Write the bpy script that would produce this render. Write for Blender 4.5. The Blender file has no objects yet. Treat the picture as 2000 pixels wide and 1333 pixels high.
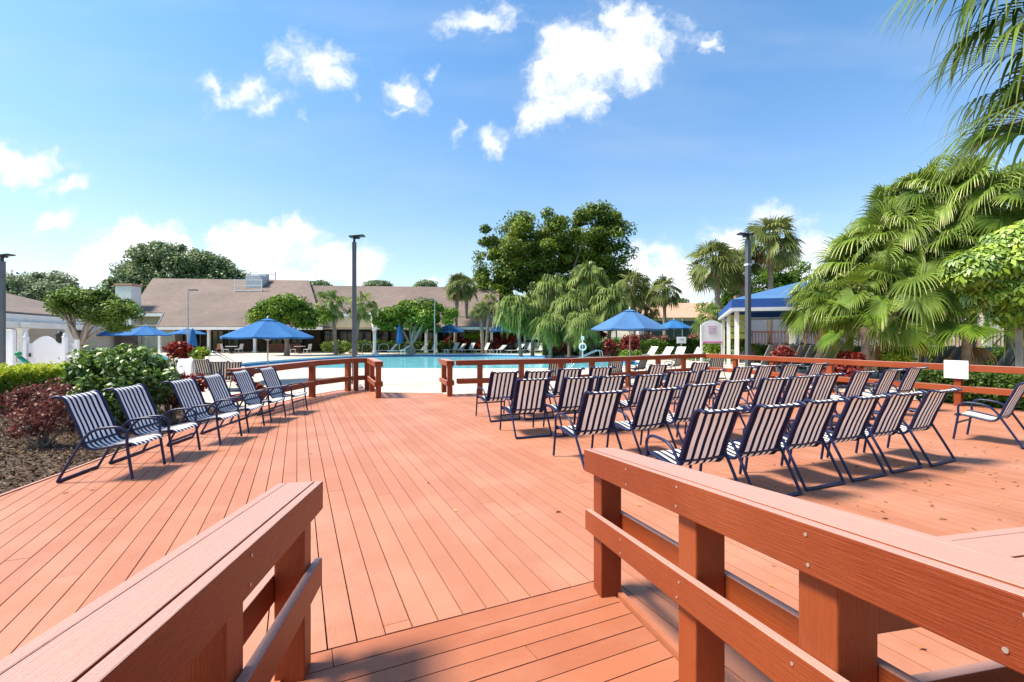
import bpy, bmesh, math, random
import numpy as np
from mathutils import Vector, Matrix

F, CX, HY, EYE = 920.0, 1000.0, 657.0, 1.6
GZ = -0.15                                   # level of the pool patio below the deck
random.seed(7)
RG = np.random.default_rng(11)
sc = bpy.context.scene
col = sc.collection

def P(px, py, d):                            # a sighting: direction in the photograph plus its distance
    return Vector(((px - CX) / F * d, d, EYE + (HY - py) / F * d))
def G(px, py, z=0.0):
    d = (EYE - z) * F / (py - HY)
    return Vector(((px - CX) / F * d, d, z))
def XY(px, d, z=GZ):
    return Vector(((px - CX) / F * d, d, z))

# ------------------------------------------------------------------ materials
def new_mat(name):
    m = bpy.data.materials.new(name); m.use_nodes = True
    nt = m.node_tree; nt.nodes.clear()
    out = nt.nodes.new('ShaderNodeOutputMaterial')
    return m, nt, out
def N(nt, t, **kw):
    n = nt.nodes.new(t)
    for k, v in kw.items():
        if k in n.inputs: n.inputs[k].default_value = v
        else: setattr(n, k, v)
    return n
def c4(c): return (c[0], c[1], c[2], 1.0)

def surf(name, a, b=None, scale=8.0, rough=0.6, bump=0.0, bscale=None, spec=0.4, coord='Object', metal=0.0, detail=4.0, stretch=None, c=None, cscale=1.0, camt=0.5):
    """Principled with two-colour noise variation, optional large-scale third colour and bump"""
    m, nt, out = new_mat(name)
    L = nt.links
    bs = N(nt, 'ShaderNodeBsdfPrincipled'); bs.inputs['Roughness'].default_value = rough
    bs.inputs['Specular IOR Level'].default_value = spec; bs.inputs['Metallic'].default_value = metal
    tc = N(nt, 'ShaderNodeTexCoord'); src = tc.outputs[coord]
    if stretch:
        mp = N(nt, 'ShaderNodeMapping'); mp.inputs['Scale'].default_value = stretch
        L.new(src, mp.inputs['Vector']); src = mp.outputs[0]
    if b is None: b = tuple(x * 0.85 for x in a)
    nz = N(nt, 'ShaderNodeTexNoise'); nz.inputs['Scale'].default_value = scale; nz.inputs['Detail'].default_value = detail
    L.new(src, nz.inputs['Vector'])
    rp = N(nt, 'ShaderNodeMapRange'); rp.inputs['From Min'].default_value = 0.3; rp.inputs['From Max'].default_value = 0.7
    L.new(nz.outputs['Fac'], rp.inputs['Value'])
    mx = N(nt, 'ShaderNodeMix', data_type='RGBA'); L.new(rp.outputs[0], mx.inputs[0])
    mx.inputs[6].default_value = c4(a); mx.inputs[7].default_value = c4(b)
    colr = mx.outputs[2]
    if c is not None:
        n2 = N(nt, 'ShaderNodeTexNoise'); n2.inputs['Scale'].default_value = cscale; n2.inputs['Detail'].default_value = 5
        L.new(tc.outputs[coord], n2.inputs['Vector'])
        r2 = N(nt, 'ShaderNodeMapRange'); r2.inputs['From Min'].default_value = 0.42; r2.inputs['From Max'].default_value = 0.68; r2.inputs['To Max'].default_value = camt
        L.new(n2.outputs['Fac'], r2.inputs['Value'])
        m2 = N(nt, 'ShaderNodeMix', data_type='RGBA'); L.new(r2.outputs[0], m2.inputs[0])
        L.new(colr, m2.inputs[6]); m2.inputs[7].default_value = c4(c); colr = m2.outputs[2]
    L.new(colr, bs.inputs['Base Color'])
    if bump:
        nb = N(nt, 'ShaderNodeTexNoise'); nb.inputs['Scale'].default_value = bscale or scale * 3; nb.inputs['Detail'].default_value = 5
        L.new(src, nb.inputs['Vector'])
        bp = N(nt, 'ShaderNodeBump'); bp.inputs['Strength'].default_value = bump; bp.inputs['Distance'].default_value = 0.02
        L.new(nb.outputs['Fac'], bp.inputs['Height']); L.new(bp.outputs[0], bs.inputs['Normal'])
    L.new(bs.outputs[0], out.inputs[0])
    return m

def board_mat(name, a, b, wear, rough=0.55, grain=0.35, wearamt=0.35, spec=0.35, top=None):
    """painted embossed composite board; UV in metres, u along the board; per-board 'tint' attribute"""
    m, nt, out = new_mat(name); L = nt.links
    bs = N(nt, 'ShaderNodeBsdfPrincipled'); bs.inputs['Specular IOR Level'].default_value = spec
    uv = N(nt, 'ShaderNodeTexCoord')
    mp = N(nt, 'ShaderNodeMapping'); mp.inputs['Scale'].default_value = (6, 150, 1); L.new(uv.outputs['UV'], mp.inputs['Vector'])
    gr = N(nt, 'ShaderNodeTexNoise'); gr.inputs['Scale'].default_value = 1.0; gr.inputs['Detail'].default_value = 4; gr.inputs['Roughness'].default_value = 0.65
    L.new(mp.outputs[0], gr.inputs['Vector'])
    at = N(nt, 'ShaderNodeAttribute', attribute_name='tint')
    mx = N(nt, 'ShaderNodeMix', data_type='RGBA'); mx.inputs[6].default_value = c4(a); mx.inputs[7].default_value = c4(b)
    ad = N(nt, 'ShaderNodeMath', operation='MULTIPLY_ADD'); L.new(gr.outputs['Fac'], ad.inputs[0]); ad.inputs[1].default_value = grain
    L.new(at.outputs['Fac'], ad.inputs[2]); L.new(ad.outputs[0], mx.inputs[0])
    # traffic wear, blotches
    tc = N(nt, 'ShaderNodeTexCoord')
    wn = N(nt, 'ShaderNodeTexNoise'); wn.inputs['Scale'].default_value = 0.9; wn.inputs['Detail'].default_value = 7; wn.inputs['Roughness'].default_value = 0.62
    L.new(tc.outputs['Object'], wn.inputs['Vector'])
    wr = N(nt, 'ShaderNodeMapRange'); wr.inputs['From Min'].default_value = 0.45; wr.inputs['From Max'].default_value = 0.72; wr.inputs['To Max'].default_value = wearamt
    L.new(wn.outputs['Fac'], wr.inputs['Value'])
    m2 = N(nt, 'ShaderNodeMix', data_type='RGBA'); L.new(wr.outputs[0], m2.inputs[0]); L.new(mx.outputs[2], m2.inputs[6]); m2.inputs[7].default_value = c4(wear)
    # broad stains and damp patches
    st = N(nt, 'ShaderNodeTexNoise'); st.inputs['Scale'].default_value = 2.3; st.inputs['Detail'].default_value = 8; st.inputs['Roughness'].default_value = 0.7; st.inputs['Distortion'].default_value = 0.6
    L.new(tc.outputs['Object'], st.inputs['Vector'])
    s2 = N(nt, 'ShaderNodeMapRange'); s2.inputs['From Min'].default_value = 0.56; s2.inputs['From Max'].default_value = 0.74; s2.inputs['To Max'].default_value = 0.2; L.new(st.outputs['Fac'], s2.inputs['Value'])
    m2b = N(nt, 'ShaderNodeMix', data_type='RGBA'); L.new(s2.outputs[0], m2b.inputs[0]); L.new(m2.outputs[2], m2b.inputs[6]); m2b.inputs[7].default_value = c4([x * 0.62 for x in b])
    m2 = m2b
    # speckle
    sp = N(nt, 'ShaderNodeTexNoise'); sp.inputs['Scale'].default_value = 220; sp.inputs['Detail'].default_value = 2
    L.new(tc.outputs['Object'], sp.inputs['Vector'])
    sr = N(nt, 'ShaderNodeMapRange'); sr.inputs['From Min'].default_value = 0.35; sr.inputs['From Max'].default_value = 0.65; sr.inputs['To Min'].default_value = 0.92; sr.inputs['To Max'].default_value = 1.07
    L.new(sp.outputs['Fac'], sr.inputs['Value'])
    m3 = N(nt, 'ShaderNodeMix', data_type='RGBA', blend_type='MULTIPLY'); m3.inputs[0].default_value = 1.0
    L.new(m2.outputs[2], m3.inputs[6]); L.new(sr.outputs[0], m3.inputs[7])
    fin = m3.outputs[2]
    if top:                                             # pale sky reflection painted into the colour of upward-facing board faces
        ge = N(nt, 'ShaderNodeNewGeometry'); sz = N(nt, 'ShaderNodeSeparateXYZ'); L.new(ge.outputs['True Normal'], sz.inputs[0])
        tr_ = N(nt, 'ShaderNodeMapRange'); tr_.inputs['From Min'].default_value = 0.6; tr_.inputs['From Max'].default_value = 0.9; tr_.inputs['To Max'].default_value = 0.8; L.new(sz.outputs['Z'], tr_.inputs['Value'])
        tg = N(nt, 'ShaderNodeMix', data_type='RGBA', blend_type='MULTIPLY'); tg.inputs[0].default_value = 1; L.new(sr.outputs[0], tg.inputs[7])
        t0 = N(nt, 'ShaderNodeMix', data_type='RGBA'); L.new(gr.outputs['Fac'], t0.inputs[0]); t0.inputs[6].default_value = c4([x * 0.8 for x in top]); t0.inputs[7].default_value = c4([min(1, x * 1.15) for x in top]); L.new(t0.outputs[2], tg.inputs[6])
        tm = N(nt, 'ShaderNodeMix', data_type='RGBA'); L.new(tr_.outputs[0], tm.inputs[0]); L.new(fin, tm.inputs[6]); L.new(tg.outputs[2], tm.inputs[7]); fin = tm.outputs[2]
    L.new(fin, bs.inputs['Base Color'])
    bp = N(nt, 'ShaderNodeBump'); bp.inputs['Strength'].default_value = 0.6; bp.inputs['Distance'].default_value = 0.006
    L.new(gr.outputs['Fac'], bp.inputs['Height']); L.new(bp.outputs[0], bs.inputs['Normal'])
    rr = N(nt, 'ShaderNodeMapRange'); rr.inputs['To Min'].default_value = rough - 0.1; rr.inputs['To Max'].default_value = rough + 0.15
    L.new(wn.outputs['Fac'], rr.inputs['Value']); L.new(rr.outputs[0], bs.inputs['Roughness'])
    L.new(bs.outputs[0], out.inputs[0])
    return m

def leaf_mat(name, dark, light, tip=None, trans=0.3, rough=0.55, gloss=0.12):
    m, nt, out = new_mat(name); L = nt.links
    at = N(nt, 'ShaderNodeAttribute', attribute_name='tint')
    cr = N(nt, 'ShaderNodeValToRGB'); e = cr.color_ramp.elements
    e[0].color = c4(dark); e[1].color = c4(light); e[1].position = 0.75 if tip else 1.0
    if tip:
        t = e.new(1.0); t.color = c4(tip)
    L.new(at.outputs['Fac'], cr.inputs[0])
    df = N(nt, 'ShaderNodeBsdfDiffuse'); L.new(cr.outputs[0], df.inputs[0])
    tr = N(nt, 'ShaderNodeBsdfTranslucent')
    hs = N(nt, 'ShaderNodeHueSaturation'); hs.inputs['Value'].default_value = 1.25; hs.inputs['Hue'].default_value = 0.485; L.new(cr.outputs[0], hs.inputs['Color']); L.new(hs.outputs[0], tr.inputs[0])
    ms = N(nt, 'ShaderNodeMixShader'); ms.inputs[0].default_value = trans; L.new(df.outputs[0], ms.inputs[1]); L.new(tr.outputs[0], ms.inputs[2])
    gl = N(nt, 'ShaderNodeBsdfGlossy'); gl.inputs['Roughness'].default_value = rough; gl.inputs[0].default_value = (0.85, 0.9, 0.8, 1)
    m2 = N(nt, 'ShaderNodeMixShader'); m2.inputs[0].default_value = gloss
    lw = N(nt, 'ShaderNodeLayerWeight'); lw.inputs[0].default_value = 0.35
    mu = N(nt, 'ShaderNodeMath', operation='MULTIPLY_ADD'); L.new(lw.outputs['Fresnel'], mu.inputs[0]); mu.inputs[1].default_value = gloss * 0.35; mu.inputs[2].default_value = gloss * 0.10
    L.new(mu.outputs[0], m2.inputs[0]); L.new(ms.outputs[0], m2.inputs[1]); L.new(gl.outputs[0], m2.inputs[2])
    L.new(m2.outputs[0], out.inputs[0])
    return m

def stripe_mat(name, light, dark, freq, duty=0.55, edge=0.235):
    m, nt, out = new_mat(name); L = nt.links
    tc = N(nt, 'ShaderNodeTexCoord'); sx = N(nt, 'ShaderNodeSeparateXYZ'); L.new(tc.outputs['Object'], sx.inputs[0])
    mu = N(nt, 'ShaderNodeMath', operation='MULTIPLY_ADD'); L.new(sx.outputs['Y'], mu.inputs[0]); mu.inputs[1].default_value = freq; mu.inputs[2].default_value = 20.0 + duty / 2
    fr = N(nt, 'ShaderNodeMath', operation='FRACT'); L.new(mu.outputs[0], fr.inputs[0])
    lt = N(nt, 'ShaderNodeMath', operation='LESS_THAN'); L.new(fr.outputs[0], lt.inputs[0]); lt.inputs[1].default_value = duty
    ab = N(nt, 'ShaderNodeMath', operation='ABSOLUTE'); L.new(sx.outputs['Y'], ab.inputs[0])
    l2 = N(nt, 'ShaderNodeMath', operation='LESS_THAN'); L.new(ab.outputs[0], l2.inputs[0]); l2.inputs[1].default_value = edge
    an = N(nt, 'ShaderNodeMath', operation='MULTIPLY'); L.new(lt.outputs[0], an.inputs[0]); L.new(l2.outputs[0], an.inputs[1])
    mx = N(nt, 'ShaderNodeMix', data_type='RGBA'); L.new(an.outputs[0], mx.inputs[0]); mx.inputs[6].default_value = c4(dark); mx.inputs[7].default_value = c4(light)
    wv = N(nt, 'ShaderNodeTexNoise'); wv.inputs['Scale'].default_value = 300; L.new(tc.outputs['Object'], wv.inputs['Vector'])
    dirt = N(nt, 'ShaderNodeTexNoise'); dirt.inputs['Scale'].default_value = 5; dirt.inputs['Detail'].default_value = 5; L.new(tc.outputs['Object'], dirt.inputs['Vector'])
    sr = N(nt, 'ShaderNodeMapRange'); sr.inputs['To Min'].default_value = 0.75; sr.inputs['To Max'].default_value = 1.15; L.new(dirt.outputs['Fac'], sr.inputs['Value'])
    m3 = N(nt, 'ShaderNodeMix', data_type='RGBA', blend_type='MULTIPLY'); m3.inputs[0].default_value = 1; L.new(mx.outputs[2], m3.inputs[6]); L.new(sr.outputs[0], m3.inputs[7])
    bs = N(nt, 'ShaderNodeBsdfPrincipled'); bs.inputs['Roughness'].default_value = 0.9; bs.inputs['Specular IOR Level'].default_value = 0.08
    L.new(m3.outputs[2], bs.inputs['Base Color'])
    bp = N(nt, 'ShaderNodeBump'); bp.inputs['Strength'].default_value = 0.4; bp.inputs['Distance'].default_value = 0.002; L.new(wv.outputs['Fac'], bp.inputs['Height']); L.new(bp.outputs[0], bs.inputs['Normal'])
    tr = N(nt, 'ShaderNodeBsdfTranslucent'); L.new(m3.outputs[2], tr.inputs[0])
    ms = N(nt, 'ShaderNodeMixShader'); ms.inputs[0].default_value = 0.1; L.new(bs.outputs[0], ms.inputs[1]); L.new(tr.outputs[0], ms.inputs[2])
    L.new(ms.outputs[0], out.inputs[0])
    return m

M = {}
M['deck'] = board_mat('deck_paint', (0.455, 0.19, 0.108), (0.375, 0.145, 0.08), (0.51, 0.26, 0.175), rough=0.5, grain=0.6, wearamt=0.6, spec=0.3)
M['ramp'] = board_mat('ramp_paint', (0.44, 0.155, 0.078), (0.34, 0.11, 0.052), (0.50, 0.225, 0.14), rough=0.5, grain=0.6, wearamt=0.6, spec=0.3)
M['rail'] = board_mat('rail_stain', (0.35, 0.080, 0.022), (0.19, 0.032, 0.008), (0.40, 0.115, 0.04), rough=0.42, grain=0.9, wearamt=0.35, spec=0.3, top=(0.54, 0.32, 0.26))  # top: pinkish sky sheen put into the colour of the rail tops
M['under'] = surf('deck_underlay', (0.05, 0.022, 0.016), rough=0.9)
M['navy'] = surf('navy_powder_coat', (0.009, 0.015, 0.055), (0.013, 0.02, 0.068), 30, rough=0.35, spec=0.35)
M['sling'] = stripe_mat('striped_sling', (0.90, 0.85, 0.77), (0.016, 0.018, 0.045), 11.2, 0.56, edge=0.235)
M['slingl'] = stripe_mat('navy_striped_sling', (0.86, 0.85, 0.83), (0.014, 0.02, 0.07), 13.6, 0.55, edge=0.24)
M['sling2'] = stripe_mat('tan_striped_sling', (0.50, 0.45, 0.38), (0.03, 0.03, 0.05), 12.6, 0.5, edge=0.24)
M['patio'] = surf('patio_concrete', (0.62, 0.52, 0.41), (0.54, 0.45, 0.35), 2.5, rough=0.8, bump=0.15, bscale=60, c=(0.44, 0.36, 0.28), cscale=0.35, camt=0.45, detail=8)
M['coping'] = surf('pool_coping', (0.72, 0.69, 0.64), (0.6, 0.57, 0.52), 6, rough=0.6, bump=0.1)
M['tile'] = surf('pool_tile', (0.03, 0.10, 0.34), (0.06, 0.2, 0.5), 40, rough=0.15)
M['poolshell'] = surf('pool_plaster', (0.30, 0.66, 0.72), (0.25, 0.60, 0.68), 3, rough=0.7)
M['mulch'] = surf('mulch', (0.09, 0.055, 0.035), (0.035, 0.022, 0.014), 22, rough=0.95, bump=1.0, bscale=45, c=(0.19, 0.14, 0.10), cscale=9, camt=0.7, detail=8)
M['chips'] = leaf_mat('mulch_chips', (0.035, 0.018, 0.011), (0.14, 0.08, 0.048), tip=(0.32, 0.22, 0.15), trans=0.0, gloss=0.03)
M['grass'] = surf('lawn', (0.07, 0.13, 0.03), (0.11, 0.17, 0.04), 9, rough=0.9, bump=0.6, bscale=60, c=(0.05, 0.09, 0.025), cscale=0.7)
M['shingle'] = surf('roof_shingles', (0.22, 0.165, 0.135), (0.15, 0.112, 0.092), 1.6, rough=0.85, bump=0.4, bscale=18, c=(0.11, 0.08, 0.068), cscale=0.16, camt=0.75, stretch=(1, 1.3, 6), detail=7)
M['white'] = surf('white_paint', (0.78, 0.77, 0.74), (0.68, 0.67, 0.64), 2, rough=0.5)
M['vinyl'] = surf('white_vinyl', (0.82, 0.82, 0.83), (0.78, 0.78, 0.79), 3, rough=0.35)
M['stucco'] = surf('cream_stucco', (0.62, 0.56, 0.49), (0.55, 0.49, 0.42), 2.5, rough=0.85, bump=0.2, bscale=30, c=(0.47, 0.42, 0.36), cscale=0.6)
M['pink'] = surf('pink_stucco', (0.78, 0.64, 0.60), (0.72, 0.58, 0.54), 2.5, rough=0.85, bump=0.2, bscale=30)
M['tan'] = surf('tan_frieze', (0.50, 0.43, 0.30), (0.44, 0.38, 0.27), 1.5, rough=0.8)
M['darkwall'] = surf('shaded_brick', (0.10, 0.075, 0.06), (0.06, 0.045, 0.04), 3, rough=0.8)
M['brick'] = surf('red_brick', (0.34, 0.15, 0.10), (0.26, 0.11, 0.075), 14, rough=0.85)
M['glass'] = surf('window_glass', (0.015, 0.02, 0.025), rough=0.06, spec=0.8)
M['blue'] = surf('blue_canvas', (0.014, 0.105, 0.29), (0.018, 0.13, 0.33), 1.4, rough=0.85, bump=0.15, bscale=9, c=(0.05, 0.22, 0.5), cscale=0.6, camt=0.35)
M['bluefade'] = surf('faded_blue_canvas', (0.045, 0.13, 0.29), (0.06, 0.155, 0.32), 1.4, rough=0.9, bump=0.15, bscale=9, c=(0.10, 0.21, 0.36), cscale=0.5, camt=0.4)
M['bluev'] = surf('navy_valance', (0.012, 0.06, 0.25), (0.016, 0.075, 0.28), 2, rough=0.8)
M['pole'] = surf('bronze_pole', (0.12, 0.13, 0.15), (0.09, 0.10, 0.12), 3, rough=0.4, spec=0.5, metal=0.3)
M['black'] = surf('black_metal', (0.02, 0.02, 0.022), rough=0.45)
M['greypole'] = surf('weathered_aluminium', (0.42, 0.43, 0.40), (0.35, 0.36, 0.34), 3, rough=0.45, metal=0.4)
M['chrome'] = surf('stainless', (0.62, 0.63, 0.64), rough=0.18, metal=1.0)
M['steel'] = surf('grey_equipment', (0.50, 0.53, 0.55), (0.42, 0.45, 0.47), 5, rough=0.5)
M['lsling'] = surf('pale_lounger_sling', (0.62, 0.64, 0.60), (0.52, 0.54, 0.52), 40, rough=0.7)
M['gsling'] = surf('grey_lounger_sling', (0.27, 0.29, 0.30), (0.19, 0.205, 0.215), 60, rough=0.7)
M['resin'] = surf('white_resin', (0.76, 0.76, 0.72), (0.7, 0.7, 0.66), 6, rough=0.4)
M['woodpole'] = surf('umbrella_pole_wood', (0.42, 0.27, 0.17), (0.34, 0.21, 0.13), 9, rough=0.5)
M['bark'] = surf('bark', (0.26, 0.20, 0.15), (0.15, 0.11, 0.08), 5, rough=0.9, bump=0.8, bscale=14, stretch=(1, 1, 0.3))
M['palmbark'] = surf('palm_trunk', (0.33, 0.25, 0.19), (0.2, 0.14, 0.10), 4, rough=0.9, bump=0.9, bscale=9, stretch=(1, 1, 4))
M['palebark'] = surf('pale_bark', (0.38, 0.32, 0.26), (0.26, 0.21, 0.17), 5, rough=0.9, bump=0.6, bscale=14, stretch=(1, 1, 0.3))
M['brownfence'] = surf('brown_railing', (0.27, 0.085, 0.055), (0.21, 0.065, 0.045), 3, rough=0.6)
M['screen'] = surf('green_windscreen', (0.035, 0.06, 0.06), (0.028, 0.05, 0.05), 1, rough=0.8)
M['teal'] = surf('turquoise_towel', (0.03, 0.38, 0.50), (0.02, 0.3, 0.42), 8, rough=0.9)
M['green'] = surf('green_plastic', (0.02, 0.30, 0.15), rough=0.4)
M['orange'] = surf('orange_plastic', (0.65, 0.16, 0.03), rough=0.4)
M['paper'] = surf('white_notice', (0.82, 0.83, 0.85), (0.79, 0.8, 0.82), 3, rough=0.4)
M['ink'] = surf('grey_ink', (0.35, 0.38, 0.42), rough=0.6)
M['signpink'] = surf('pink_trim', (0.62, 0.22, 0.45), rough=0.5)
M['yellow'] = surf('lime_board', (0.62, 0.66, 0.16), (0.56, 0.6, 0.14), 2, rough=0.6)
M['tiles'] = surf('peach_roof_tile', (0.55, 0.33, 0.22), (0.45, 0.26, 0.17), 3, rough=0.8)
M['carpaint'] = surf('white_car_paint', (0.72, 0.73, 0.73), rough=0.2, spec=0.6)
M['carpaint2'] = surf('silver_car_paint', (0.40, 0.42, 0.43), rough=0.22, spec=0.6, metal=0.5)
M['rubber'] = surf('tyre_rubber', (0.02, 0.02, 0.02), rough=0.8)
M['screw'] = surf('screw_head', (0.55, 0.50, 0.42), rough=0.35, metal=0.6)
M['stone'] = surf('rubble_stone', (0.50, 0.45, 0.38), (0.36, 0.31, 0.26), 9, rough=0.9, bump=0.6)
M['terracotta'] = surf('terracotta', (0.45, 0.17, 0.08), (0.38, 0.14, 0.07), 6, rough=0.7)
M['litter'] = leaf_mat('dry_leaf', (0.16, 0.07, 0.03), (0.50, 0.24, 0.07), tip=(0.62, 0.45, 0.12), trans=0.1, gloss=0.05)

M['lf_dark'] = leaf_mat('ficus_leaf', (0.03, 0.075, 0.012), (0.17, 0.25, 0.025), tip=(0.36, 0.42, 0.05))
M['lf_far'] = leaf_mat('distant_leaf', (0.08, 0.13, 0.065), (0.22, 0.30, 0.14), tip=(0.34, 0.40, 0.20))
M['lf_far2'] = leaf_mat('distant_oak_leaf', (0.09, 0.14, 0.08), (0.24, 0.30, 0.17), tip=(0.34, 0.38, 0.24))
M['lf_round'] = leaf_mat('buttonwood_leaf', (0.03, 0.085, 0.01), (0.16, 0.27, 0.02), tip=(0.30, 0.40, 0.04))
M['lf_bush'] = leaf_mat('hibiscus_leaf', (0.03, 0.08, 0.012), (0.13, 0.24, 0.03), tip=(0.27, 0.37, 0.09), gloss=0.3)
M['lf_gold'] = leaf_mat('golden_hedge_leaf', (0.04, 0.10, 0.012), (0.30, 0.40, 0.02), tip=(0.50, 0.54, 0.04))
M['lf_green'] = leaf_mat('green_hedge_leaf', (0.035, 0.085, 0.012), (0.13, 0.22, 0.03), tip=(0.22, 0.30, 0.05))
M['lf_red'] = leaf_mat('red_croton_leaf', (0.09, 0.012, 0.014), (0.30, 0.035, 0.02), tip=(0.42, 0.10, 0.03))
M['lf_maroon'] = leaf_mat('copperleaf', (0.05, 0.025, 0.02), (0.25, 0.09, 0.07), tip=(0.40, 0.20, 0.15))
M['lf_lime'] = leaf_mat('schefflera_leaf', (0.06, 0.15, 0.008), (0.30, 0.45, 0.02), tip=(0.52, 0.62, 0.06), gloss=0.3)
M['lf_palm'] = leaf_mat('sabal_frond', (0.055, 0.085, 0.025), (0.20, 0.23, 0.06), tip=(0.45, 0.43, 0.16))
M['lf_weep'] = leaf_mat('weeping_frond', (0.04, 0.085, 0.018), (0.22, 0.29, 0.06), tip=(0.62, 0.62, 0.30), gloss=0.15)
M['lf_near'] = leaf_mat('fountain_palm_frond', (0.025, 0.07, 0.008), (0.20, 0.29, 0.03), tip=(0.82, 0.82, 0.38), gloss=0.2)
M['lf_dead'] = leaf_mat('dead_frond', (0.16, 0.09, 0.04), (0.38, 0.25, 0.11), tip=(0.52, 0.38, 0.18), trans=0.15, gloss=0.05)
M['lf_deadgold'] = leaf_mat('dying_frond', (0.22, 0.14, 0.03), (0.45, 0.33, 0.06), trans=0.2, gloss=0.05)

# ------------------------------------------------------------------ mesh helpers
class MB:
    def __init__(s): s.v = []; s.f = []; s.uv = []; s.t = []; s.sm = []
    def add(s, vs, fs, uvs=None, tint=0.0, smooth=False):
        o = len(s.v); s.v += [tuple(v) for v in vs]
        for i, f in enumerate(fs):
            s.f.append([o + k for k in f]); s.uv.append(uvs[i] if uvs else None); s.t.append(tint); s.sm.append(smooth)
        return s
    def hexa(s, c, tint=None):
        """c = 8 corners: 4 bottom ring then 4 top ring; the long axis is 0->1"""
        c = [Vector(x) for x in c]
        fs = [(3, 2, 1, 0), (4, 5, 6, 7), (0, 1, 5, 4), (1, 2, 6, 5), (2, 3, 7, 6), (3, 0, 4, 7)]
        ax = (c[1] - c[0]); L = ax.length or 1; ax = ax / L
        off = random.random() * 50; uvs = []
        for k, f in enumerate(fs):
            n = (c[f[1]] - c[f[0]]).cross(c[f[2]] - c[f[1]]); n.normalize() if n.length else None
            w = n.cross(ax); w = w.normalized() if w.length > 0.1 else (c[f[1]] - c[f[0]]).normalized()
            if abs(n.dot(ax)) > 0.8:
                e1 = (c[f[1]] - c[f[0]]).normalized(); e2 = n.cross(e1)
                uvs.append([((c[i] - c[0]).dot(e1) + off, (c[i] - c[0]).dot(e2)) for i in f])
            else: uvs.append([((c[i] - c[0]).dot(ax) + off, (c[i] - c[0]).dot(w) + off * 3 + k) for i in f])
        s.add(c, fs, uvs, tint if tint is not None else random.random() * 0.5)
        return s
    def box(s, c, size, rz=0.0, tint=None):
        c = Vector(c); sx, sy, sz = [q / 2 for q in size]; R = Matrix.Rotation(rz, 3, 'Z')
        k = [(-sx, -sy, -sz), (sx, -sy, -sz), (sx, sy, -sz), (-sx, sy, -sz), (-sx, -sy, sz), (sx, -sy, sz), (sx, sy, sz), (-sx, sy, sz)]
        return s.hexa([c + R @ Vector(q) for q in k], tint)
    def beam(s, a, b, w, h, tint=None):
        """board from a to b (centre line), w wide horizontally, h high vertically; ends cut plumb"""
        a = Vector(a); b = Vector(b); d = b - a; hd = Vector((d.x, d.y, 0)).normalized(); sd = Vector((-hd.y, hd.x, 0)) * (w / 2); u = Vector((0, 0, h / 2))
        return s.hexa([a - sd - u, b - sd - u, b + sd - u, a + sd - u, a - sd + u, b - sd + u, b + sd + u, a + sd + u], tint)
    def post(s, base, w, d, h, dirv, tint=None):
        base = Vector(base); x = Vector((dirv[0], dirv[1], 0)).normalized() * (w / 2); y = Vector((-x.y, x.x, 0)).normalized() * (d / 2); u = Vector((0, 0, h))
        k = [base - x - y, base - x - y + u, base - x + y + u, base - x + y, base + x - y, base + x - y + u, base + x + y + u, base + x + y]
        return s.hexa(k, tint)
    def tube(s, pts, r, n=8, cap=True):
        pts = [Vector(p) for p in pts]; rr = r if isinstance(r, (list, tuple)) else [r] * len(pts)
        vs = []; prev = None
        for i, p in enumerate(pts):
            t = (pts[min(i + 1, len(pts) - 1)] - pts[max(i - 1, 0)]).normalized()
            if prev is None:
                a = Vector((0, 0, 1)) if abs(t.z) < 0.9 else Vector((1, 0, 0)); x = t.cross(a).normalized()
            else:
                x = (prev - t * prev.dot(t)).normalized()
            prev = x; y = t.cross(x)
            for k in range(n):
                an = 2 * math.pi * k / n; vs.append(p + (x * math.cos(an) + y * math.sin(an)) * rr[i])
        fs = []
        for i in range(len(pts) - 1):
            for k in range(n):
                fs.append((i * n + k, i * n + (k + 1) % n, (i + 1) * n + (k + 1) % n, (i + 1) * n + k))
        s.add(vs, fs, smooth=True)
        if cap:
            o = len(vs); s.add(vs[:n], [tuple(range(n))[::-1]]); s.add(vs[-n:], [tuple(range(n))])
        return s
    def prism(s, poly, ext):
        """poly: 3d points (any simple polygon), ext: extrusion vector"""
        n = len(poly); a = [Vector(p) for p in poly]; e = Vector(ext); b = [p + e for p in a]
        s.add(a + b, [tuple(range(n)), tuple(range(2 * n - 1, n - 1, -1))] + [(i, i + n, (i + 1) % n + n, (i + 1) % n) for i in range(n)])
        return s
    def lathe(s, c, prof, n=16):
        c = Vector(c); vs = []
        for r, z in prof:
            for k in range(n):
                an = 2 * math.pi * k / n; vs.append(c + Vector((r * math.cos(an), r * math.sin(an), z)))
        fs = [(i * n + k, i * n + (k + 1) % n, (i + 1) * n + (k + 1) % n, (i + 1) * n + k) for i in range(len(prof) - 1) for k in range(n)]
        s.add(vs, fs, smooth=True); s.add(vs[:n], [tuple(range(n))[::-1]]); s.add(vs[-n:], [tuple(range(n))]); return s
    def grid(s, rows, smooth=True):
        nr, nc = len(rows), len(rows[0]); vs = [p for r in rows for p in r]
        s.add(vs, [(i * nc + j, i * nc + j + 1, (i + 1) * nc + j + 1, (i + 1) * nc + j) for i in range(nr - 1) for j in range(nc - 1)], smooth=smooth); return s
    def build(s, name, mat, parent=None, bevel=0.0, fix=True):
        me = bpy.data.meshes.new(name); me.from_pydata(s.v, [], s.f)
        if any(u is not None for u in s.uv):
            lay = me.uv_layers.new(name='UVMap'); flat = []
            for f, u in zip(s.f, s.uv):
                flat += [q for p in (u or [(0, 0)] * len(f)) for q in p]
            lay.data.foreach_set('uv', flat)
            tv = np.zeros(len(s.v))
            for f, t in zip(s.f, s.t):
                for k in f: tv[k] = t
            me.attributes.new('tint', 'FLOAT', 'POINT').data.foreach_set('value', tv)
        me.polygons.foreach_set('use_smooth', s.sm)
        me.materials.append(mat)
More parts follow.
